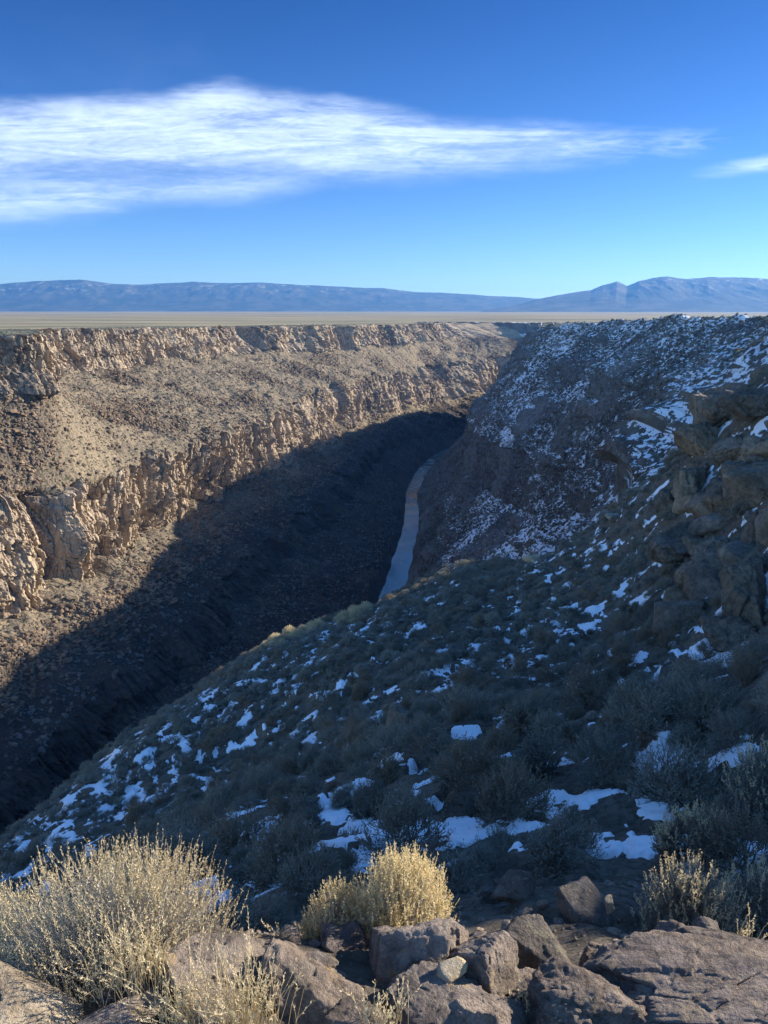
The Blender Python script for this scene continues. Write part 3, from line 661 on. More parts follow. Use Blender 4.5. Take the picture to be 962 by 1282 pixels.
RM_dark = rock_mat('slope_boulder', (0.17, 0.15, 0.13), (0.25, 0.22, 0.19), (0.10, 0.09, 0.08), (0.27, 0.25, 0.18), 0.6, 0.8)
def place_rock(seed, px, py, w, hgt, y, mat, label, deep=None, rot=None, sub=6, planes=11, rough=0.05, crack=0.0, sharp=16, cat='rock', group=None, name='rock'):
    c = at_y(px, py, y); dep = y * math.cos(R(PITCH)) - c[2] * math.sin(R(PITCH)); k = dep / 950
    W = w * k; H = hgt * k; D = deep if deep else 0.5 * (W + H)
    P, f = rock_geo(seed, (W * 1.08, D, H * 1.12), sub, planes, rough, sharp, crack)
    o = mesh_obj(name, P, f, mat, smooth=True)
    o.location = c; o.rotation_euler = rot or (R(random.uniform(-8, 8)), R(random.uniform(-8, 8)), 0)
    return tag(o, label, cat, group)

# ------------------------------------------------------------------ sagebrush
def tubes(A, B, ra, rb, sides=3):
    """open tapered prisms from A to B (n,3)"""
    n = len(A); d = B - A; L = np.linalg.norm(d, axis=1, keepdims=True) + 1e-9; d = d / L
    ref = np.where(np.abs(d[:, 2:3]) > 0.9, [[1.0, 0, 0]], [[0, 0, 1.0]])
    u_ = np.cross(d, ref); u_ /= np.linalg.norm(u_, axis=1, keepdims=True); w_ = np.cross(d, u_)
    ang = np.arange(sides) * 2 * math.pi / sides
    ring = np.cos(ang)[None, :, None] * u_[:, None] + np.sin(ang)[None, :, None] * w_[:, None]
    VA = A[:, None] + ring * ra[:, None, None]; VB = B[:, None] + ring * rb[:, None, None]
    V = np.concatenate([VA, VB], 1).reshape(-1, 3)
    k = np.arange(sides); f = np.stack([k, (k + 1) % sides, (k + 1) % sides + sides, k + sides], -1)
    F = (np.arange(n)[:, None, None] * 2 * sides + f[None]).reshape(-1, 4)
    return V, F
def blades(P, D, L, W, r, fold=0.0):
    """small lens-shaped leaves: quads (base, side, tip, side)"""
    n = len(P); D = D / (np.linalg.norm(D, axis=1, keepdims=True) + 1e-9)
    q = r.normal(size=(n, 3)); S_ = np.cross(D, q); S_ /= np.linalg.norm(S_, axis=1, keepdims=True) + 1e-9
    L = L[:, None]; W = W[:, None]
    V = np.stack([P, P + D * L * 0.55 + S_ * W / 2, P + D * L, P + D * L * 0.55 - S_ * W / 2], 1).reshape(-1, 3)
    F = (np.arange(n)[:, None] * 4 + np.arange(4)[None])
    return V, F
def bush_geo(seed, width, height, mains=12, secs=7, terms=7, leaves=5, spikes=0.0, spike_n=10, leaf=0.02, twig=0.0035, up=0.45, lean=0.0, kind='sage'):
    """returns dict part -> (V, F).  Branches rise from one crown, split twice; the outermost twigs carry leaves, some end in a seed spike."""
    r = np.random.default_rng(seed)
    def dirs(n):
        az = r.uniform(0, 2 * math.pi, n); el = np.arcsin(r.uniform(0.06, 1.0, n) ** 0.85)
        return np.stack([np.cos(az) * np.cos(el), np.sin(az) * np.cos(el), np.sin(el)], -1)
    lob = r.normal(size=(6, 3)); lob[:, 2] = np.abs(lob[:, 2]); lob /= np.linalg.norm(lob, axis=1)[:, None]; la = r.uniform(-0.16, 0.2, 6)
    def shell(d):
        s = 1 + ((np.clip(d @ lob.T, 0, 1) ** 6) * la).sum(1)
        return d * s[:, None] * np.array([width / 2, width / 2, height])[None]
    base = np.array([0, 0, 0.0])
    TV, TF, off = [], [], 0
    segs = []
    D1 = dirs(mains); E1 = shell(D1) * r.uniform(0.42, 0.6, mains)[:, None] * np.array([.8, .8, 1])
    b1 = r.normal(size=(mains, 3)) * [0.04 * width, 0.04 * width, 0.0]
    M1 = b1 + (E1 - b1) * 0.5 + r.normal(size=(mains, 3)) * 0.03 * width
    segs.append((b1, M1, np.full(mains, twig * 4.2), np.full(mains, twig * 3))); segs.append((M1, E1, np.full(mains, twig * 3), np.full(mains, twig * 2)))
    i2 = np.repeat(np.arange(mains), secs); n2 = len(i2)
    d2 = D1[i2] + r.normal(size=(n2, 3)) * 0.42; d2[:, 2] = np.abs(d2[:, 2]) + 0.02; d2 /= np.linalg.norm(d2, axis=1)[:, None]
    S2 = M1[i2] + (E1[i2] - M1[i2]) * r.uniform(0.0, 1, n2)[:, None]; E2 = shell(d2) * r.uniform(0.62, 0.84, n2)[:, None]
    K2 = (S2 + E2) / 2 + r.normal(size=(n2, 3)) * 0.02 * width
    segs.append((S2, K2, np.full(n2, twig * 1.8), np.full(n2, twig * 1.3))); segs.append((K2, E2, np.full(n2, twig * 1.3), np.full(n2, twig)))
    i3 = np.repeat(np.arange(n2), terms); n3 = len(i3)
    d3 = d2[i3] + r.normal(size=(n3, 3)) * 0.2; d3[:, 2] = np.abs(d3[:, 2]); d3 /= np.linalg.norm(d3, axis=1)[:, None]
    S3 = K2[i3] + (E2[i3] - K2[i3]) * r.uniform(0.1, 1, n3)[:, None]; E3 = shell(d3) * r.uniform(0.80, 1.06, n3)[:, None]
    E3[:, 2] += up * 0.10 * height
    K3 = S3 + (E3 - S3) * 0.55; K3[:, 2] -= up * 0.05 * height; K3 += r.normal(size=(n3, 3)) * 0.012 * width
    segs.append((S3, K3, np.full(n3, twig * .9), np.full(n3, twig * .7))); segs.append((K3, E3, np.full(n3, twig * .7), np.full(n3, twig * .35)))
    for A, B, ra, rb in segs:
        V, F = tubes(A, B, ra, rb); TV.append(V); TF.append(F + off); off += len(V)
    out = {'branches': (np.concatenate(TV), np.concatenate(TF))}
    if leaves:
        i4 = np.repeat(np.arange(n3), leaves); t = r.uniform(0.15, 1.0, len(i4))[:, None]
        lo_ = t < 0.5
        Pp = np.where(lo_, S3[i4] + (K3[i4] - S3[i4]) * (t * 2), K3[i4] + (E3[i4] - K3[i4]) * (t * 2 - 1))
        ax = E3[i4] - K3[i4]; ax /= np.linalg.norm(ax, axis=1, keepdims=True) + 1e-9
        Dd = ax * 0.9 + r.normal(size=(len(i4), 3)) * 0.55 + [0, 0, 0.3]
        out['foliage'] = blades(Pp, Dd, leaf * r.uniform(0.7, 1.5, len(i4)), leaf * 0.34 * r.uniform(0.7, 1.3, len(i4)), r)
    if spikes:
        sel = np.where((r.uniform(size=n3) < spikes) & (E3[:, 2] > 0.35 * height))[0]
        ax = E3[sel] - K3[sel]; ax /= np.linalg.norm(ax, axis=1, keepdims=True) + 1e-9; ax = ax * 0.6 + [0, 0, 0.6] + r.normal(size=ax.shape) * 0.12
        ax /= np.linalg.norm(ax, axis=1, keepdims=True); sl = r.uniform(0.10, 0.22, len(sel)) * height
        tip = E3[sel] + ax * sl[:, None]
        V, F = tubes(E3[sel], tip, np.full(len(sel), twig * .5), np.full(len(sel), twig * .2))
        j = np.repeat(np.arange(len(sel)), spike_n); t = r.uniform(0.0, 1.0, len(j))
        Pp = E3[sel][j] + ax[j] * (sl[j] * t)[:, None]
        Dd = ax[j] * 1.0 + r.normal(size=(len(j), 3)) * 0.5
        V2, F2 = blades(Pp, Dd, (0.022 - 0.010 * t) * r.uniform(.7, 1.3, len(j)) * (leaf / 0.02), (0.007 - 0.002 * t) * np.ones(len(j)) * (leaf / 0.02), r)
        out['seed_spikes'] = (np.concatenate([V, V2]), [F, F2 + len(V)])
    return out
def leaf_mat(name, a, b_, rough=0.75, trans=0.25, tint=None):
    m, nt, b = new_mat(name, rough, 0.2)
    gi = nt.nodes.new('ShaderNodeNewGeometry'); oi = nt.nodes.new('ShaderNodeObjectInfo')
    rnd = math_n(nt, 'ADD', math_n(nt, 'MULTIPLY', gi.outputs['Random Per Island'], 0.5), math_n(nt, 'MULTIPLY', oi.outputs['Random'], 0.5))
    col = mixc(nt, rnd, a, b_)
    nt.links.new(col, b.inputs['Base Color'])
    tr = nt.nodes.new('ShaderNodeBsdfTranslucent'); nt.links.new(col, tr.inputs[0])
    mx = nt.nodes.new('ShaderNodeMixShader'); mx.inputs[0].default_value = trans
    nt.links.new(b.outputs[0], mx.inputs[1]); nt.links.new(tr.outputs[0], mx.inputs[2])
    nt.links.new(mx.outputs[0], nt.nodes['Material Output'].inputs[0]); return m
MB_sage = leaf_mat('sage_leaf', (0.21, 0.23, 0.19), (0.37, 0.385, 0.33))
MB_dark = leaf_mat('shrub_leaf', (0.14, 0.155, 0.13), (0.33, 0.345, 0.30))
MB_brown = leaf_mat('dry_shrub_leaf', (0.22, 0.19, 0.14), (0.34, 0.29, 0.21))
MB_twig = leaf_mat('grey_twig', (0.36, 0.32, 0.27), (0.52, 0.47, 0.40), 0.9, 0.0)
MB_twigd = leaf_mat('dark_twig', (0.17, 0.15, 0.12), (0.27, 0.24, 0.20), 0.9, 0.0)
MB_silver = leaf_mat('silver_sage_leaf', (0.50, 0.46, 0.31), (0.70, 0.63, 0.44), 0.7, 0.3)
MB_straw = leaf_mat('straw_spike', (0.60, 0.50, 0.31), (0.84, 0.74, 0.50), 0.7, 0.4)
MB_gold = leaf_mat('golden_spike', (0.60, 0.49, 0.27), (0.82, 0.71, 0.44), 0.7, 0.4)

# ---- the mid-distance bushes: eight shapes, copied
protos = []
spec = [(1.25, .72, MB_dark, 0), (1.1, .66, MB_sage, .12), (1.35, .62, MB_dark, 0), (1.0, .75, MB_brown, .2), (1.2, .60, MB_sage, .1), (0.95, .58, MB_dark, 0), (1.3, .8, MB_brown, .12), (1.15, .7, MB_sage, 0)]
for i, (w, h, mt, spk) in enumerate(spec):
    g_ = bush_geo(100 + i, w, h, 11, 6, 7, 8, spikes=spk, spike_n=6, leaf=0.042, twig=0.0045, up=0.8)
    protos.append((g_, mt))
def single_mesh(name, g_, mats, link=False):
    Vs, Fs, mi, off = [], [], [], 0
    for k, (part, (V, F)) in enumerate(g_.items()):
        Fl = F if isinstance(F, list) else [F]
        for ff in Fl: Fs.append(ff + off); mi += [k] * len(ff)
        Vs.append(V); off += len(V)
    return mesh_obj(name, np.concatenate(Vs), Fs, mats, mat_idx=mi, link=link)
proto_single = [single_mesh('sagebrush', g_, [MB_twigd, mt, MB_brown]) for g_, mt in protos]
def two(g_):
    V, F_ = g_['foliage']; out = {'branches': (g_['branches'][0], g_['branches'][1], None)}
    if 'seed_spikes' in g_:
        V2, F2 = g_['seed_spikes']; out['foliage'] = (np.concatenate([V, V2]), [F_] + [x + len(V) for x in F2], [0] * len(F_) + [1] * sum(len(x) for x in F2))
    else: out['foliage'] = (V, F_, None)
    return out
proto_parts = [{k: mesh_obj(k, v[0], v[1], {'branches': [MB_twigd], 'foliage': [mt, MB_brown]}[k], mat_idx=v[2], link=False) for k, v in two(g_).items()} for g_, mt in protos]
# light variants for the farther ones, one shared source each
lowp = []
for i in range(6):
    g_ = bush_geo(200 + i, 1.2, .68, 8, 5, 5, 7, leaf=0.075, twig=0.006, up=0.8)
    lowp.append(single_mesh('far_bush', g_, [MB_twigd, (MB_dark, MB_sage, MB_dark, MB_brown, MB_sage, MB_dark)[i]]))

r = np.random.default_rng(42)
n = 70000
rad = 3.6 + 150 * r.uniform(0, 1, n) ** 0.62; ang = r.uniform(-0.66, 0.66, n)
bx, by = rad * np.sin(ang), rad * np.cos(ang)
dn = fbm(bx / 6, by / 6, 61.0, 3)
keep = (r.uniform(size=n) < 0.80 + 0.9 * dn) & (patch(bx, by) < 0.02) & (by > 5.0)
bx, by, rad = bx[keep], by[keep], rad[keep]
bz = hn(bx, by)
# keep what stands on the spur and can be in view
pr = lambda x, y, z: (481 + 950 * x / (y * math.cos(R(PITCH)) - z * math.sin(R(PITCH))), 641 - 950 * (z * math.cos(R(PITCH)) + y * math.sin(R(PITCH))) / (y * math.cos(R(PITCH)) - z * math.sin(R(PITCH))))
px, py = pr(bx, by, bz)
steep = np.hypot(hn(bx + .5, by) - bz, hn(bx, by + .5) - bz) * 2
k = (px > -60) & (px < 1030) & (py < 1200) & (py > 380) & (bz > -60) & (steep < 3.2)
bx, by, bz, rad, px, py, steep = [a[k] for a in (bx, by, bz, rad, px, py, steep)]
# visibility along the line of sight (skip what lies behind the crest)
tt = np.linspace(0.12, 0.97, 60)[None]
vis = ((bz + 0.6)[:, None] * tt > hn(bx[:, None] * tt, by[:, None] * tt) - 0.1).all(1)
bx, by, bz, rad, px, py, steep = [a[vis | (rad > 75)] for a in (bx, by, bz, rad, px, py, steep)]
# spacing: thin out bushes that crowd each other
order = r.permutation(len(bx)); cellset = {}; sel = []
sc_all = r.uniform(0.5, 1.15, len(bx)) * np.where(r.uniform(size=len(bx)) < 0.4, 0.55, 1.0)
for i in order:
    cx_, cy_ = int(bx[i] // 1.2), int(by[i] // 1.2); ok = True
    for ax_ in (-1, 0, 1):
        for ay_ in (-1, 0, 1):
            for j in cellset.get((cx_ + ax_, cy_ + ay_), ()):
                if (bx[i] - bx[j]) ** 2 + (by[i] - by[j]) ** 2 < (0.42 * (sc_all[i] + sc_all[j])) ** 2: ok = False; break
            if not ok: break
        if not ok: break
    if ok: cellset.setdefault((cx_, cy_), []).append(i); sel.append(i)
sel = np.array(sel)
bx, by, bz, rad, px, py, sc_all = bx[sel], by[sel], bz[sel], rad[sel], px[sel], py[sel], sc_all[sel]
size = sc_all / np.hypot(rad, bz)
inview = (px > -8) & (px < 970)
rank = np.argsort(-(size * inview + size * 1e-3))
N_IND = 285
print('bushes', len(bx))
zone = lambda x, y: None
def bush_label(ki, x, y, px_, py_):
    kind = {id(MB_dark): 'dark olive', id(MB_sage): 'grey green', id(MB_brown): 'brownish dry'}[id(spec[ki][2])]
    d = math.hypot(x, y)
    if d < 11: where = 'just below the sunlit rim rocks'
    elif px_ > 760: where = 'under the rocky outcrop on the right'
    elif px_ < 330: where = 'on the left flank of the near slope'
    else: where = 'on the middle of the near slope'
    return '%s sagebrush in shade %s' % (kind, where), 'sagebrush ' + where + ', ' + kind
used_roots = []
for c_, i in enumerate(rank[:N_IND]):
    ki = int(r.integers(0, 8)); s_ = sc_all[i]
    lb, gp = bush_label(ki, bx[i], by[i], px[i], py[i])
    loc = (bx[i], by[i], bz[i] - 0.05); rot = (r.uniform(-.1, .1), r.uniform(-.1, .1), r.uniform(0, 6.28)); sc = (s_ * r.uniform(.9, 1.15), s_ * r.uniform(.9, 1.15), s_ * r.uniform(.8, 1.2))
    if c_ < 110:
        o = bpy.data.objects.new('sagebrush', None); o.empty_display_size = 0.2; C.objects.link(o)
        for pn, po in proto_parts[ki].items():
            q = po.copy(); q.name = pn; C.objects.link(q); q.parent = o
    else:
        o = proto_single[ki].copy(); C.objects.link(o)
    o.location = loc; o.rotation_euler = rot; o.scale = sc
    tag(o, lb, 'sagebrush', gp)

def scatter(name, pts, scale, sources, label, cat, seed, tilt=0.15, rotz=True):
    """one object of uncountable stuff: points carrying instances"""
    rr_ = np.random.default_rng(seed); n = len(pts)
    me = bpy.data.meshes.new(name); me.vertices.add(n); me.vertices.foreach_set('co', np.ascontiguousarray(pts, np.float32).ravel())
    a = me.attributes.new('sc', 'FLOAT_VECTOR', 'POINT'); a.data.foreach_set('vector', np.ascontiguousarray(scale, np.float32).ravel())
    rt = np.stack([rr_.uniform(-tilt, tilt, n), rr_.uniform(-tilt, tilt, n), rr_.uniform(0, 6.283, n)], -1)
    a = me.attributes.new('rt', 'FLOAT_VECTOR', 'POINT'); a.data.foreach_set('vector', np.ascontiguousarray(rt, np.float32).ravel())
    a = me.attributes.new('ix', 'INT', 'POINT'); a.data.foreach_set('value', rr_.integers(0, len(sources), n).astype(np.int32))
    o = bpy.data.objects.new(name, me); C.objects.link(o)
    col = bpy.data.collections.new(name + '_sources')
    for q in sources: col.objects.link(q)
    ng = bpy.data.node_groups.new(name, 'GeometryNodeTree')
    ng.interface.new_socket('Geometry', in_out='INPUT', socket_type='NodeSocketGeometry'); ng.interface.new_socket('Geometry', in_out='OUTPUT', socket_type='NodeSocketGeometry')
    gi = ng.nodes.new('NodeGroupInput'); go = ng.nodes.new('NodeGroupOutput')
    ci = ng.nodes.new('GeometryNodeCollectionInfo'); ci.inputs[0].default_value = col; ci.inputs['Separate Children'].default_value = True; ci.inputs['Reset Children'].default_value = True
    ip = ng.nodes.new('GeometryNodeInstanceOnPoints'); ip.inputs['Pick Instance'].default_value = True
    def at(nm, dt):
        x = ng.nodes.new('GeometryNodeInputNamedAttribute'); x.data_type = dt; x.inputs['Name'].default_value = nm; return x.outputs['Attribute']
    L = ng.links; L.new(gi.outputs[0], ip.inputs['Points']); L.new(ci.outputs[0], ip.inputs['Instance'])
    L.new(at('ix', 'INT'), ip.inputs['Instance Index']); L.new(at('sc', 'FLOAT_VECTOR'), ip.inputs['Scale'])
    er = ng.nodes.new('FunctionNodeEulerToRotation'); L.new(at('rt', 'FLOAT_VECTOR'), er.inputs[0]); L.new(er.outputs[0], ip.inputs['Rotation'])
    L.new(ip.outputs[0], go.inputs[0])
    md = o.modifiers.new('scatter', 'NODES'); md.node_group = ng
    o['kind'] = 'stuff'; tag(o, label, cat); return o
rest = rank[N_IND:]
nearr = rest[rad[rest] < 38]; farr = rest[rad[rest] >= 38]
def sc3(s_, rr_, a=.9, b=1.15): return np.stack([s_ * rr_.uniform(a, b, len(s_)), s_ * rr_.uniform(a, b, len(s_)), s_ * rr_.uniform(a - .1, b, len(s_))], -1)
scatter('sagebrush_cover', np.stack([bx, by, bz - .05], -1)[nearr], sc3(sc_all[nearr], r), [single_mesh('cover_bush', g_, [MB_twigd, mt, MB_brown]) for g_, mt in protos], 'mass of small dark sagebrush further down the near slope', 'brush', 1)
scatter('distant_sagebrush', np.stack([bx, by, bz - .05], -1)[farr], sc3(sc_all[farr], r), lowp, 'mass of sagebrush towards the crest of the near slope', 'brush', 2)

# ------------------------------------------------------------------ stones of the near slope
def small_rocks(n_, mat, dims=(1, .8, .6)):
    out = []
    for i in range(n_):
        P, f = rock_geo(900 + i, dims, 3, 9, 0.05, 14); out.append(mesh_obj('stone', P, f, mat, link=False))
    return out
stones = small_rocks(6, RM_dark)
n = 9000; rad_ = 3.2 + 140 * r.uniform(0, 1, n) ** 0.6; ang = r.uniform(-.66, .66, n); x, y = rad_ * np.sin(ang), rad_ * np.cos(ang)
kk = fbm(x / 5, y / 5, 71.0, 3) + r.normal(size=n) * 0.15 > -0.05; x, y, rad_ = x[kk], y[kk], rad_[kk]; z = hn(x, y)
ss = (0.07 + 0.33 * r.uniform(0, 1, len(x)) ** 3) * np.clip(rad_ / 14, 0.5, 1.8)
scatter('rubble', np.stack([x, y, z + ss * .12], -1), sc3(ss, r, .8, 1.2), stones, 'loose dark stones among the shrubs of the near slope', 'stones', 3, 0.5)

n = 5200; x = r.uniform(-4, 4.5, n); y = r.uniform(0.8, 6.0, n); z = hn(x, y)
ss = 0.012 + 0.085 * r.uniform(0, 1, n) ** 4
peb = small_rocks(4, RM_fore)
scatter('gravel', np.stack([x, y, z + ss * .15], -1), sc3(ss, r, .8, 1.2), peb, 'brown gravel and rock chips on the rim ledge', 'gravel', 4, 0.5)
# boulders one can tell apart on the near slope
BL = {}
def boulder(seed, px_, py_, wpx, hpx, mat, label, group=None, sub=4, planes=9, rough=0.06, sink=0.3, name='boulder', cat='boulder', deep=1.0):
    P = hit(px_, py_ + hpx * 0.35, 3.2)
    if P is None: return None
    dep = P[1] * math.cos(R(PITCH)) - P[2] * math.sin(R(PITCH)); k_ = dep / 950
    W, H = wpx * k_, hpx * k_ * 1.1
    v_, f = rock_geo(seed, (W, (W + H) / 2 * deep, H), sub, planes, rough, 18)
    o = mesh_obj(name, v_, f, mat, smooth=True); o.location = P + np.array([0, (W + H) * 0.1, H * (0.5 - sink)])
    o.rotation_euler = (random.uniform(-.15, .15), random.uniform(-.15, .15), random.uniform(-.4, .4))
    return tag(o, label, cat, group)
q = 300
for a in [(897, 512, 70, 60, 'blocky grey green boulder in the outcrop left of the upper snow patch'),
          (948, 500, 60, 46, 'squared olive boulder at the very top of the right outcrop'),
          (884, 545, 52, 46, 'leaning boulder in the outcrop above the small round snow cap'),
          (868, 600, 42, 62, 'tall pale pillar of rock on the left edge of the right outcrop'),
          (906, 616, 38, 50, 'rounded olive boulder in the middle of the right outcrop'),
          (936, 600, 50, 72, 'upright slab of rock right of the rounded outcrop boulder'),
          (864, 672, 66, 48, 'wide pale boulder jutting left above the shrubs'),
          (898, 705, 70, 76, 'large mottled boulder at the foot of the right outcrop'),
          (940, 735, 60, 90, 'dark mottled rock face below the big snow patch'),
          (918, 560, 46, 34, 'low grey boulder beside the sloping strip of snow'),
          (840, 628, 30, 34, 'small dark boulder beside the pale pillar'),
          (955, 660, 40, 60, 'rock wedge on the right side of the big snow patch'),
          (960, 560, 44, 40, 'brownish outcrop boulder beside the level snow shelf'),
          (922, 790, 60, 46, 'low broken boulder at the bottom of the right outcrop')]:
    q += 1; boulder(q, *a[:4], RM_out, a[4], 'boulders of the right outcrop', 6, 7, 0.075, 0.35)
for a in [(668, 700, 22, 12, 'small sunlit pale stone on the crest of the near slope', RM_pale),
          (770, 648, 20, 12, 'sunlit stone on the skyline of the near slope below the right outcrop', RM_pale),
          (715, 652, 10, 8, 'tiny bright stone on the slope crest', RM_pale),
          (500, 905, 26, 60, 'narrow dark upright rock in the middle of the near slope', RM_dark),
          (645, 1115, 46, 34, 'dark angular boulder in the gully below the rim', RM_dark),
          (612, 1120, 30, 26, 'small dark boulder left of the gully boulder', RM_dark),
          (727, 1135, 74, 44, 'flat topped grey boulder in the shaded gully', RM_dark),
          (694, 1085, 16, 12, 'small pale stone in the gully above the flat boulder', RM_pale),
          (563, 895, 26, 18, 'squat dark boulder beside a snow patch mid slope', RM_dark),
          (432, 1000, 30, 22, 'angular boulder in the shrubs above the golden bush', RM_dark),
          (280, 1150, 34, 20, 'dark boulder behind the big pale bush', RM_dark),
          (330, 1090, 30, 22, 'brown boulder half hidden in shaded shrubs', RM_dark)]:
    q += 1; boulder(q, *a[:4], a[5], a[4], None, 4, 9, 0.06, 0.25)

# ------------------------------------------------------------------ rocks and shrubs of the sunlit rim
F = 6
place_rock(11, 292, 1250, 190, 130, 2.25, RM_fore, 'large cracked brown boulder in front of the big pale bush', 0.42, (R(8), R(14), R(10)), F, 9, 0.045, 0.05)
place_rock(12, 412, 1262, 150, 90, 2.2, RM_fore, 'sloping purplish rock right of the large cracked boulder', 0.40, (R(4), R(22), R(-12)), F, 8, 0.045, 0.04)
place_rock(13, 352, 1205, 120, 46, 2.45, RM_fore, 'low ledge stone behind the cracked boulder below the golden bush', 0.25, (R(0), R(10), R(5)), F, 9, 0.06, 0.04)
place_rock(14, 505, 1200, 112, 92, 2.4, RM_fore, 'angular tan rock with a flat lit face at the foot of the golden bush', 0.30, (R(-5), R(-12), R(0)), F, 8, 0.045, 0.03)
place_rock(15, 563, 1178, 50, 66, 2.5, RM_rough, 'small upright dark stone wedged behind the rounded boulder', 0.2, None, 5, 9, 0.06)
place_rock(16, 606, 1212, 84, 118, 2.38, RM_fore, 'rounded boulder with a long curved crack standing upright', 0.26, (R(4), R(6), R(-8)), F, 13, 0.03, 0.07)
place_rock(17, 535, 1262, 130, 78, 2.2, RM_fore, 'broad tan rock at the bottom edge below the angular rock', 0.34, (R(6), R(-6), R(15)), F, 9, 0.05, 0.03)
place_rock(18, 618, 1280, 80, 66, 2.12, RM_fore, 'dark wedge of rock below the cracked rounded boulder', 0.2, (R(0), R(20), R(0)), F, 7, 0.05)
place_rock(19, 568, 1216, 28, 24, 2.26, RM_pale, 'fist sized pale stone between the tan rock and the rounded boulder', None, None, 4, 9, 0.05)
place_rock(20, 860, 1262, 420, 120, 2.22, RM_rough, 'huge rough purple brown rock along the bottom right', 0.55, (R(2), R(-3), R(5)), 7, 14, 0.075, 0.03, 14)
place_rock(21, 905, 1212, 200, 92, 2.55, RM_rough, 'long dark rock with a shaded front behind the huge rough rock', 0.34, (R(18), R(-4), R(0)), F, 8, 0.05, 0.03)
place_rock(22, 724, 1272, 150, 92, 2.15, RM_rough, 'lumpy rough rock left of the huge purple rock', 0.32, None, F, 14, 0.07, 0.02, 10)
place_rock(23, 773, 1214, 72, 56, 2.6, RM_fore, 'brown blocky stone standing in front of the shaded gully', 0.2, (R(0), R(-10), R(20)), F, 7, 0.05)
place_rock(24, 846, 1186, 56, 54, 2.75, RM_fore, 'pointed lit shard of rock beside the long dark rock', 0.14, (R(-10), R(25), R(0)), 5, 6, 0.04)
place_rock(25, 886, 1172, 34, 34, 2.95, RM_dark, 'small pointed grey shard behind the long dark rock', 0.12, (R(0), R(20), R(0)), 5, 6, 0.04)
place_rock(26, 672, 1200, 62, 60, 3.0, RM_dark, 'squared block standing behind the rocks right of the rounded boulder', 0.3, (0, 0, R(8)), 5, 7, 0.03)
place_rock(27, 703, 1213, 16, 14, 2.7, RM_pale, 'little white stone lying in the shade beside the dark block', None, None, 4, 9, 0.05)
place_rock(28, 763, 1132, 14, 18, 4.1, RM_pale, 'little upright white stone further down the gully', None, None, 4, 8, 0.05)
place_rock(29, 22, 1272, 120, 62, 2.0, RM_pale, 'pale sunlit boulder in the bottom left corner', 0.3, (R(0), R(8), R(0)), F, 8, 0.04, 0.03)
place_rock(30, 60, 1236, 90, 44, 2.25, RM_rough, 'dark stone under the left side of the big pale bush', 0.22, None, 5, 10, 0.06)
place_rock(31, 150, 1282, 90, 50, 2.02, RM_fore, 'brown stone under the middle of the big pale bush', 0.22, None, 5, 10, 0.05)
place_rock(32, 450, 1290, 70, 44, 2.02, RM_rough, 'small dark stone at the bottom edge left of the broad tan rock', 0.18, None, 5, 10, 0.06)
place_rock(33, 655, 1240, 40, 40, 2.5, RM_rough, 'small rough stone at the left end of the lumpy rock', 0.14, None, 5, 10, 0.06)

rg5 = np.random.default_rng(77)
for i in range(34):
    x, y = rg5.uniform(-1.7, 2.3), rg5.uniform(1.75, 2.75); w = 0.07 + 0.17 * rg5.uniform() ** 2
    P, f = rock_geo(600 + i, (w, w * rg5.uniform(.7, 1), w * rg5.uniform(.5, .9)), 5, 9, .06, 18)
    o = mesh_obj('stone', P, f, [RM_fore, RM_rough][i % 2], smooth=True); o.location = (x, y, float(hn(x, y)) + w * .2); o.rotation_euler = (rg5.uniform(-.5, .5), rg5.uniform(-.5, .5), rg5.uniform(0, 6))
    tag(o, '%s loose stone between the big rocks on the rim ledge' % ['brown', 'rough purplish'][i % 2], 'stone', 'loose %s stones on the rim ledge' % ['brown', 'purplish'][i % 2])
# more blocks of the right outcrop
for i in range(26):
    y = rg5.uniform(24, 52); u_ = rg5.uniform(.40, .56) ; x = u_ * y; w = rg5.uniform(1.2, 3.4)
    P, f = rock_geo(700 + i, (w, w * rg5.uniform(.7, 1), w * rg5.uniform(.6, 1.1)), 4, 9, .06, 20)
    o = mesh_obj('outcrop_block', P, f, RM_out, smooth=True); o.location = (x, y, float(hn(x, y)) + w * .1); o.rotation_euler = (rg5.uniform(-.3, .3), rg5.uniform(-.3, .3), rg5.uniform(0, 6))
    tag(o, 'one of the smaller olive blocks packed between the outcrop boulders', 'rock', 'small blocks of the right outcrop')
def real_bush(seed, px_, py_, w, hgt, y, mats, label, cat='sagebrush', **kw):
    """px_, py_: where its foot is"""
    c = at_y(px_, py_, y); dep = y * math.cos(R(PITCH)) - c[2] * math.sin(R(PITCH)); k_ = dep / 950
    if y > 3.3: c = np.array([c[0], c[1], float(hn(c[0], c[1])) - 0.04])
    g_ = bush_geo(seed, w * k_, hgt * k_, **kw)
    o = bpy.data.objects.new('sagebrush' if cat == 'sagebrush' else 'dry_plant', None); o.empty_display_size = 0.2; C.objects.link(o)
    o.location = c
    for (pn, (V, Fc)), mt in zip(g_.items(), [mats[p] for p in g_]): mesh_obj(pn, V, Fc, mt, parent=o)
    return tag(o, label, cat)
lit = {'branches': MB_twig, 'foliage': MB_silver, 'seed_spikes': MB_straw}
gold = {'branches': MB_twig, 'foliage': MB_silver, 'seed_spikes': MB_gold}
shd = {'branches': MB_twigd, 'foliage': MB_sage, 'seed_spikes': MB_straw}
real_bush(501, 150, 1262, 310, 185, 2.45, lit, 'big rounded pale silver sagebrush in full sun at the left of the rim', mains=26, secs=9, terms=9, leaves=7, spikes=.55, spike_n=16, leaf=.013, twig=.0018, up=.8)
real_bush(502, 20, 1240, 130, 110, 2.7, lit, 'lower brownish sagebrush half behind the big pale bush', mains=14, secs=8, terms=7, leaves=7, spikes=.3, spike_n=12, leaf=.013, twig=.0018, up=.8)
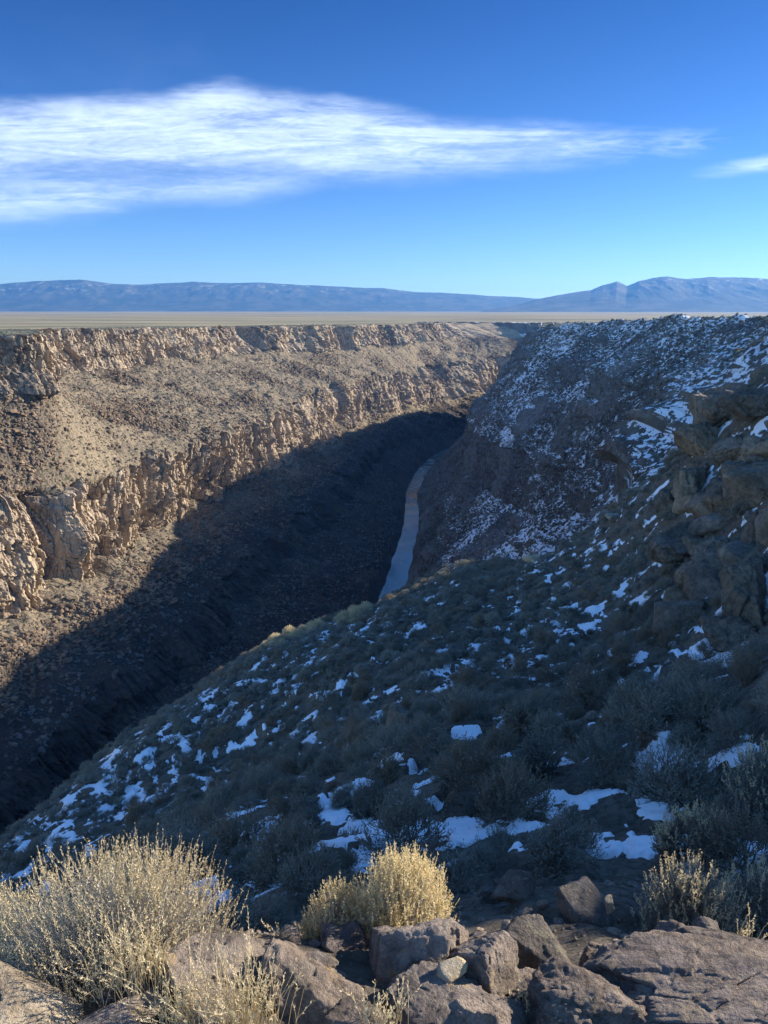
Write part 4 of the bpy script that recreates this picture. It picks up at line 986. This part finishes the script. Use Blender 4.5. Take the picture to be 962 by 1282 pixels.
real_bush(503, 505, 1200, 130, 122, 2.75, gold, 'tall golden sagebrush full of seed spikes behind the angular rock', mains=16, secs=8, terms=8, leaves=6, spikes=.9, spike_n=20, leaf=.014, twig=.0017, up=1.2)
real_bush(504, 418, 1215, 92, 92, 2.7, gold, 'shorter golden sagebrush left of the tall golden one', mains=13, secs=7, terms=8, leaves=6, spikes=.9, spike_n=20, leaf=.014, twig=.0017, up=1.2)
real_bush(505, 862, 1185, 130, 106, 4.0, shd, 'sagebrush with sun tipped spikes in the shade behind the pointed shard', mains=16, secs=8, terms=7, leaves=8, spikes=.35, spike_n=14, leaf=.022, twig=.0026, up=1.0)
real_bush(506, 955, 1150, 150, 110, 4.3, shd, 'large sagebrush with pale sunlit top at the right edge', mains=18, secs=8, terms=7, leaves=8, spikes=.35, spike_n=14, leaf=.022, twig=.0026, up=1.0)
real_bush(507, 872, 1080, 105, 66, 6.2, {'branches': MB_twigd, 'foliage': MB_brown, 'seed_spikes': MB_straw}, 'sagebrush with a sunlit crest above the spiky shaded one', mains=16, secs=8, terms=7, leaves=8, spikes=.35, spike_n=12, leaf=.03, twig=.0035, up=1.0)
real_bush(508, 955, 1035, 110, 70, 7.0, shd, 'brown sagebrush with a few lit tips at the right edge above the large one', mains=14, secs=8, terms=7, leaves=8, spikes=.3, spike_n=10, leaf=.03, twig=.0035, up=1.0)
rg6 = np.random.default_rng(9); cb_src = None
for i in range(46):
    qx = 325 + 135 * rg6.uniform(); P = None
    for qy in range(735, 860, 2):
        P = hit(qx, qy, 20)
        if P is not None and P[1] < 100: break
    P = hit(qx, qy + 1 + abs(rg6.normal()) * 5, 20)
    if P is None or P[1] > 110: continue
    if cb_src is None: cb_src = single_mesh('straw_bush', bush_geo(640, 1.15, .62, 9, 6, 6, 8, spikes=.6, spike_n=8, leaf=.06, twig=.005, up=.9), [MB_twig, MB_silver, MB_straw]); o = cb_src
    else: o = cb_src.copy()
    C.objects.link(o); o.location = P - np.array([0, 0, .04]); o.rotation_euler = (0, 0, rg6.uniform(0, 6.28)); q_ = rg6.uniform(.7, 1.35); o.scale = (q_, q_, q_ * rg6.uniform(.8, 1.2))
    tag(o, 'pale straw bush catching the sun on the crest above the dark gorge', 'bush', 'straw bushes along the sunlit crest')
# dry grass stalks in front of the boulders: tall thin blades
def grass(seed, px_, py_, w, hgt, y, n_, label):
    rg = np.random.default_rng(seed); c = at_y(px_, py_, y); dep = y * math.cos(R(PITCH)) - c[2] * math.sin(R(PITCH)); k_ = dep / 950
    W, H = w * k_, hgt * k_
    A = np.stack([rg.normal(size=n_) * W * .2, rg.normal(size=n_) * W * .14, np.zeros(n_)], -1)
    lean = rg.normal(size=(n_, 2)) * 0.24; hh = H * rg.uniform(.45, 1.05, n_)
    B = A + np.stack([lean[:, 0] * hh * .4, lean[:, 1] * hh * .4, hh * .55], -1); D = A + np.stack([lean[:, 0] * hh * 1.1, lean[:, 1] * hh * 1.1, hh], -1)
    V1, F1 = tubes(A, B, np.full(n_, .0011), np.full(n_, .0009)); V2, F2 = tubes(B, D, np.full(n_, .0009), np.full(n_, .0004))
    j = np.repeat(np.arange(n_), 16); t = rg.uniform(.25, 1.02, len(j))[:, None]
    P = B[j] + (D[j] - B[j]) * t; V3, F3 = blades(P, (D - B)[j] / np.linalg.norm((D - B), axis=1)[j][:, None] + rg.normal(size=(len(j), 3)) * .35, rg.uniform(.008, .017, len(j)), rg.uniform(.002, .0042, len(j)), rg)
    o = mesh_obj('dry_grass', np.concatenate([V1, V2, V3]), [F1, F2 + len(V1), F3 + len(V1) + len(V2)], MB_straw)
    o.location = c; return tag(o, label, 'grass')
grass(1, 300, 1300, 120, 110, 1.98, 190, 'thick straw coloured grass clump in front of the cracked boulder')
grass(2, 232, 1296, 90, 90, 2.0, 110, 'straw grass tuft between the big bush and the cracked boulder')
grass(3, 345, 1285, 40, 90, 2.0, 16, 'few bent dead stalks right of the thick grass clump')
grass(4, 480, 1296, 70, 60, 2.0, 46, 'short dry grass between the two sloping rocks at the bottom')
grass(5, 350, 1184, 30, 40, 2.75, 14, 'small bare twig plant between the pale and the golden bush')
grass(6, 170, 1240, 120, 90, 2.12, 120, 'straw stalks standing in front of the big pale bush')
grass(7, 660, 1270, 50, 44, 2.2, 22, 'sparse dry blades between rounded boulder and lumpy rock')
grass(8, 935, 1190, 70, 44, 2.9, 26, 'thin dry blades on top of the long dark rock')

# ------------------------------------------------------------------ boulders and scrub on the canyon sides and the plain
def on_wall(V, T, attrs, cond, n_, seed, weight):
    rg = np.random.default_rng(seed)
    a, b_ = V[1:, :-1], V[:-1, 1:]
    e1 = V[1:, :-1] - V[:-1, :-1]; e2 = V[:-1, 1:] - V[:-1, :-1]
    area = np.linalg.norm(np.cross(e1, e2), axis=-1)
    w = area * cond[:-1, :-1] * weight[:-1, :-1]
    w = w.ravel(); c = np.cumsum(w); idx = np.searchsorted(c, rg.uniform(0, c[-1], n_))
    i, j = np.divmod(idx, V.shape[1] - 1)
    return V[i, j] + e1[i, j] * rg.uniform(size=(n_, 1)) + e2[i, j] * rg.uniform(size=(n_, 1)), rg
DL = np.hypot(VL[..., 0], VL[..., 1]); DR = np.hypot(VR[..., 0], VR[..., 1])
seenL = (SL > 180) & (SL < 1700); seenR = (SR > 230) & (SR < 1500)
far_rocks = []
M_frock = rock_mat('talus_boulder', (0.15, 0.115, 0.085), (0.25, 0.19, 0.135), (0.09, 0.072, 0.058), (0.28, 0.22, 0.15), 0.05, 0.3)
M_frockR = rock_mat('shaded_talus_boulder', (0.10, 0.097, 0.093), (0.15, 0.145, 0.135), (0.065, 0.065, 0.065), (0.18, 0.17, 0.15), 0.05, 0.3)  # darker, greyer copy of the talus boulder, shade put into its colour
for i in range(5):
    P, f = rock_geo(950 + i, (1, .85, .7), 2, 8, .05, 14); far_rocks.append(mesh_obj('talus_stone', P, f, M_frock, link=False))
far_rocksR = []
for i in range(5):
    P, f = rock_geo(960 + i, (1, .85, .7), 2, 8, .05, 14); far_rocksR.append(mesh_obj('talus_stone', P, f, M_frockR, link=False))
P, rg = on_wall(VL, TL, AL, seenL & (TL > 4.3) & (TL < 8.0) & (AL['cliff'] < .4), 46000, 5, (0.25 + AL['rubble'] * 2.2) * np.where(TL > 7, 1.3, .7) * np.clip(700 / DL, .3, 2))
sz = (0.7 + 3.0 * rg.uniform(size=len(P)) ** 4)
scatter('talus_rubble', P, sc3(sz, rg, .7, 1.3), far_rocks, 'dark boulders strewn over the sunlit talus slopes', 'boulders', 6, 0.6)
P, rg = on_wall(VL, TL, AL, seenL & (TL > 2.1) & (TL < 4.3) & (AL['cliff'] < .4), 16000, 15, (0.25 + AL['rubble'] * 2.2) * np.where(TL > 7, 1.3, .7) * np.clip(700 / DL, .3, 2))  # inner gorge stones take the darkened boulder colour to stand in for shade
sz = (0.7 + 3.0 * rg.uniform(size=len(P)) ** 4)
scatter('gorge_rubble', P, sc3(sz, rg, .7, 1.3), far_rocksR, 'boulders coloured dark for shade on the slope just above the river', 'boulders', 16, 0.6)
P, rg = on_wall(VR, TR, AR, seenR & (TR > 2.1) & (TR < 6.0) & (AR['cliff'] < .4), 46000, 7, (0.4 + AR['rubble'] * 1.4) * np.clip(500 / DR, .3, 2))
sz = (0.7 + 2.4 * rg.uniform(size=len(P)) ** 4)
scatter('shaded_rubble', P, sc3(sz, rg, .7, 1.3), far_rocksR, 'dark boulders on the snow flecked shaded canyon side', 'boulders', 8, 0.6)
tiny = []
for i in range(4):
    g_ = bush_geo(400 + i, 1.0, .55, 6, 4, 4, 5, leaf=0.16, twig=0.012, up=.5)
    tiny.append(single_mesh('scrub_bush', g_, [MB_twigd, (MB_dark, MB_sage)[i % 2]]))
P, rg = on_wall(VL, TL, AL, seenL & (TL > 2.1) & (TL < 11.5) & ((TL > 4.4) | (TL < 3.6)) & (AL['cliff'] < .5) & (SL < 1300), 30000, 9, np.where(TL > 8, 1.0, 1.1) * np.clip(500 / DL, .3, 2))
scatter('scrub', P, sc3(0.6 + 1.0 * rg.uniform(size=len(P)) ** 3, rg), tiny, 'low scrub dotting the sunlit benches and the plain behind them', 'scrub', 10)
P, rg = on_wall(VR, TR, AR, seenR & (TR > 2.1) & (TR < 9) & (AR['cliff'] < .5) & (SR < 1200), 34000, 11, np.clip(400 / DR, .3, 2))
scatter('shaded_scrub', P, sc3(1.0 + 1.3 * rg.uniform(size=len(P)) ** 3, rg), tiny_r if 'tiny_r' in globals() else [q_.copy() for q_ in tiny], 'low scrub on the shaded canyon side', 'scrub', 12)


# ------------------------------------------------------------------ haze
lo, hi = (-30000, -3000, -217), (30000, 27000, 700)
v = [(x, y, z) for z in (lo[2], hi[2]) for y in (lo[1], hi[1]) for x in (lo[0], hi[0])]
f = np.array([(0, 2, 3, 1), (4, 5, 7, 6), (0, 1, 5, 4), (2, 6, 7, 3), (0, 4, 6, 2), (1, 3, 7, 5)])
hm = bpy.data.materials.new('haze_air'); hm.use_nodes = True; nt = hm.node_tree; nt.nodes.clear()
pv = N(nt, 'ShaderNodeVolumePrincipled'); pv.inputs['Color'].default_value = (0.035, 0.105, 0.27, 1); pv.inputs['Density'].default_value = 1.4e-4; pv.inputs['Absorption Color'].default_value = (0.75, 0.80, 0.86, 1)
pv.inputs['Anisotropy'].default_value = 0.3
ho = nt.nodes.new('ShaderNodeOutputMaterial'); nt.links.new(pv.outputs[0], ho.inputs['Volume'])
HAZE = mesh_obj('haze', np.array(v, float), f, hm); HAZE['kind'] = 'stuff'
tag(HAZE, 'thin blue haze over the whole valley', 'haze')
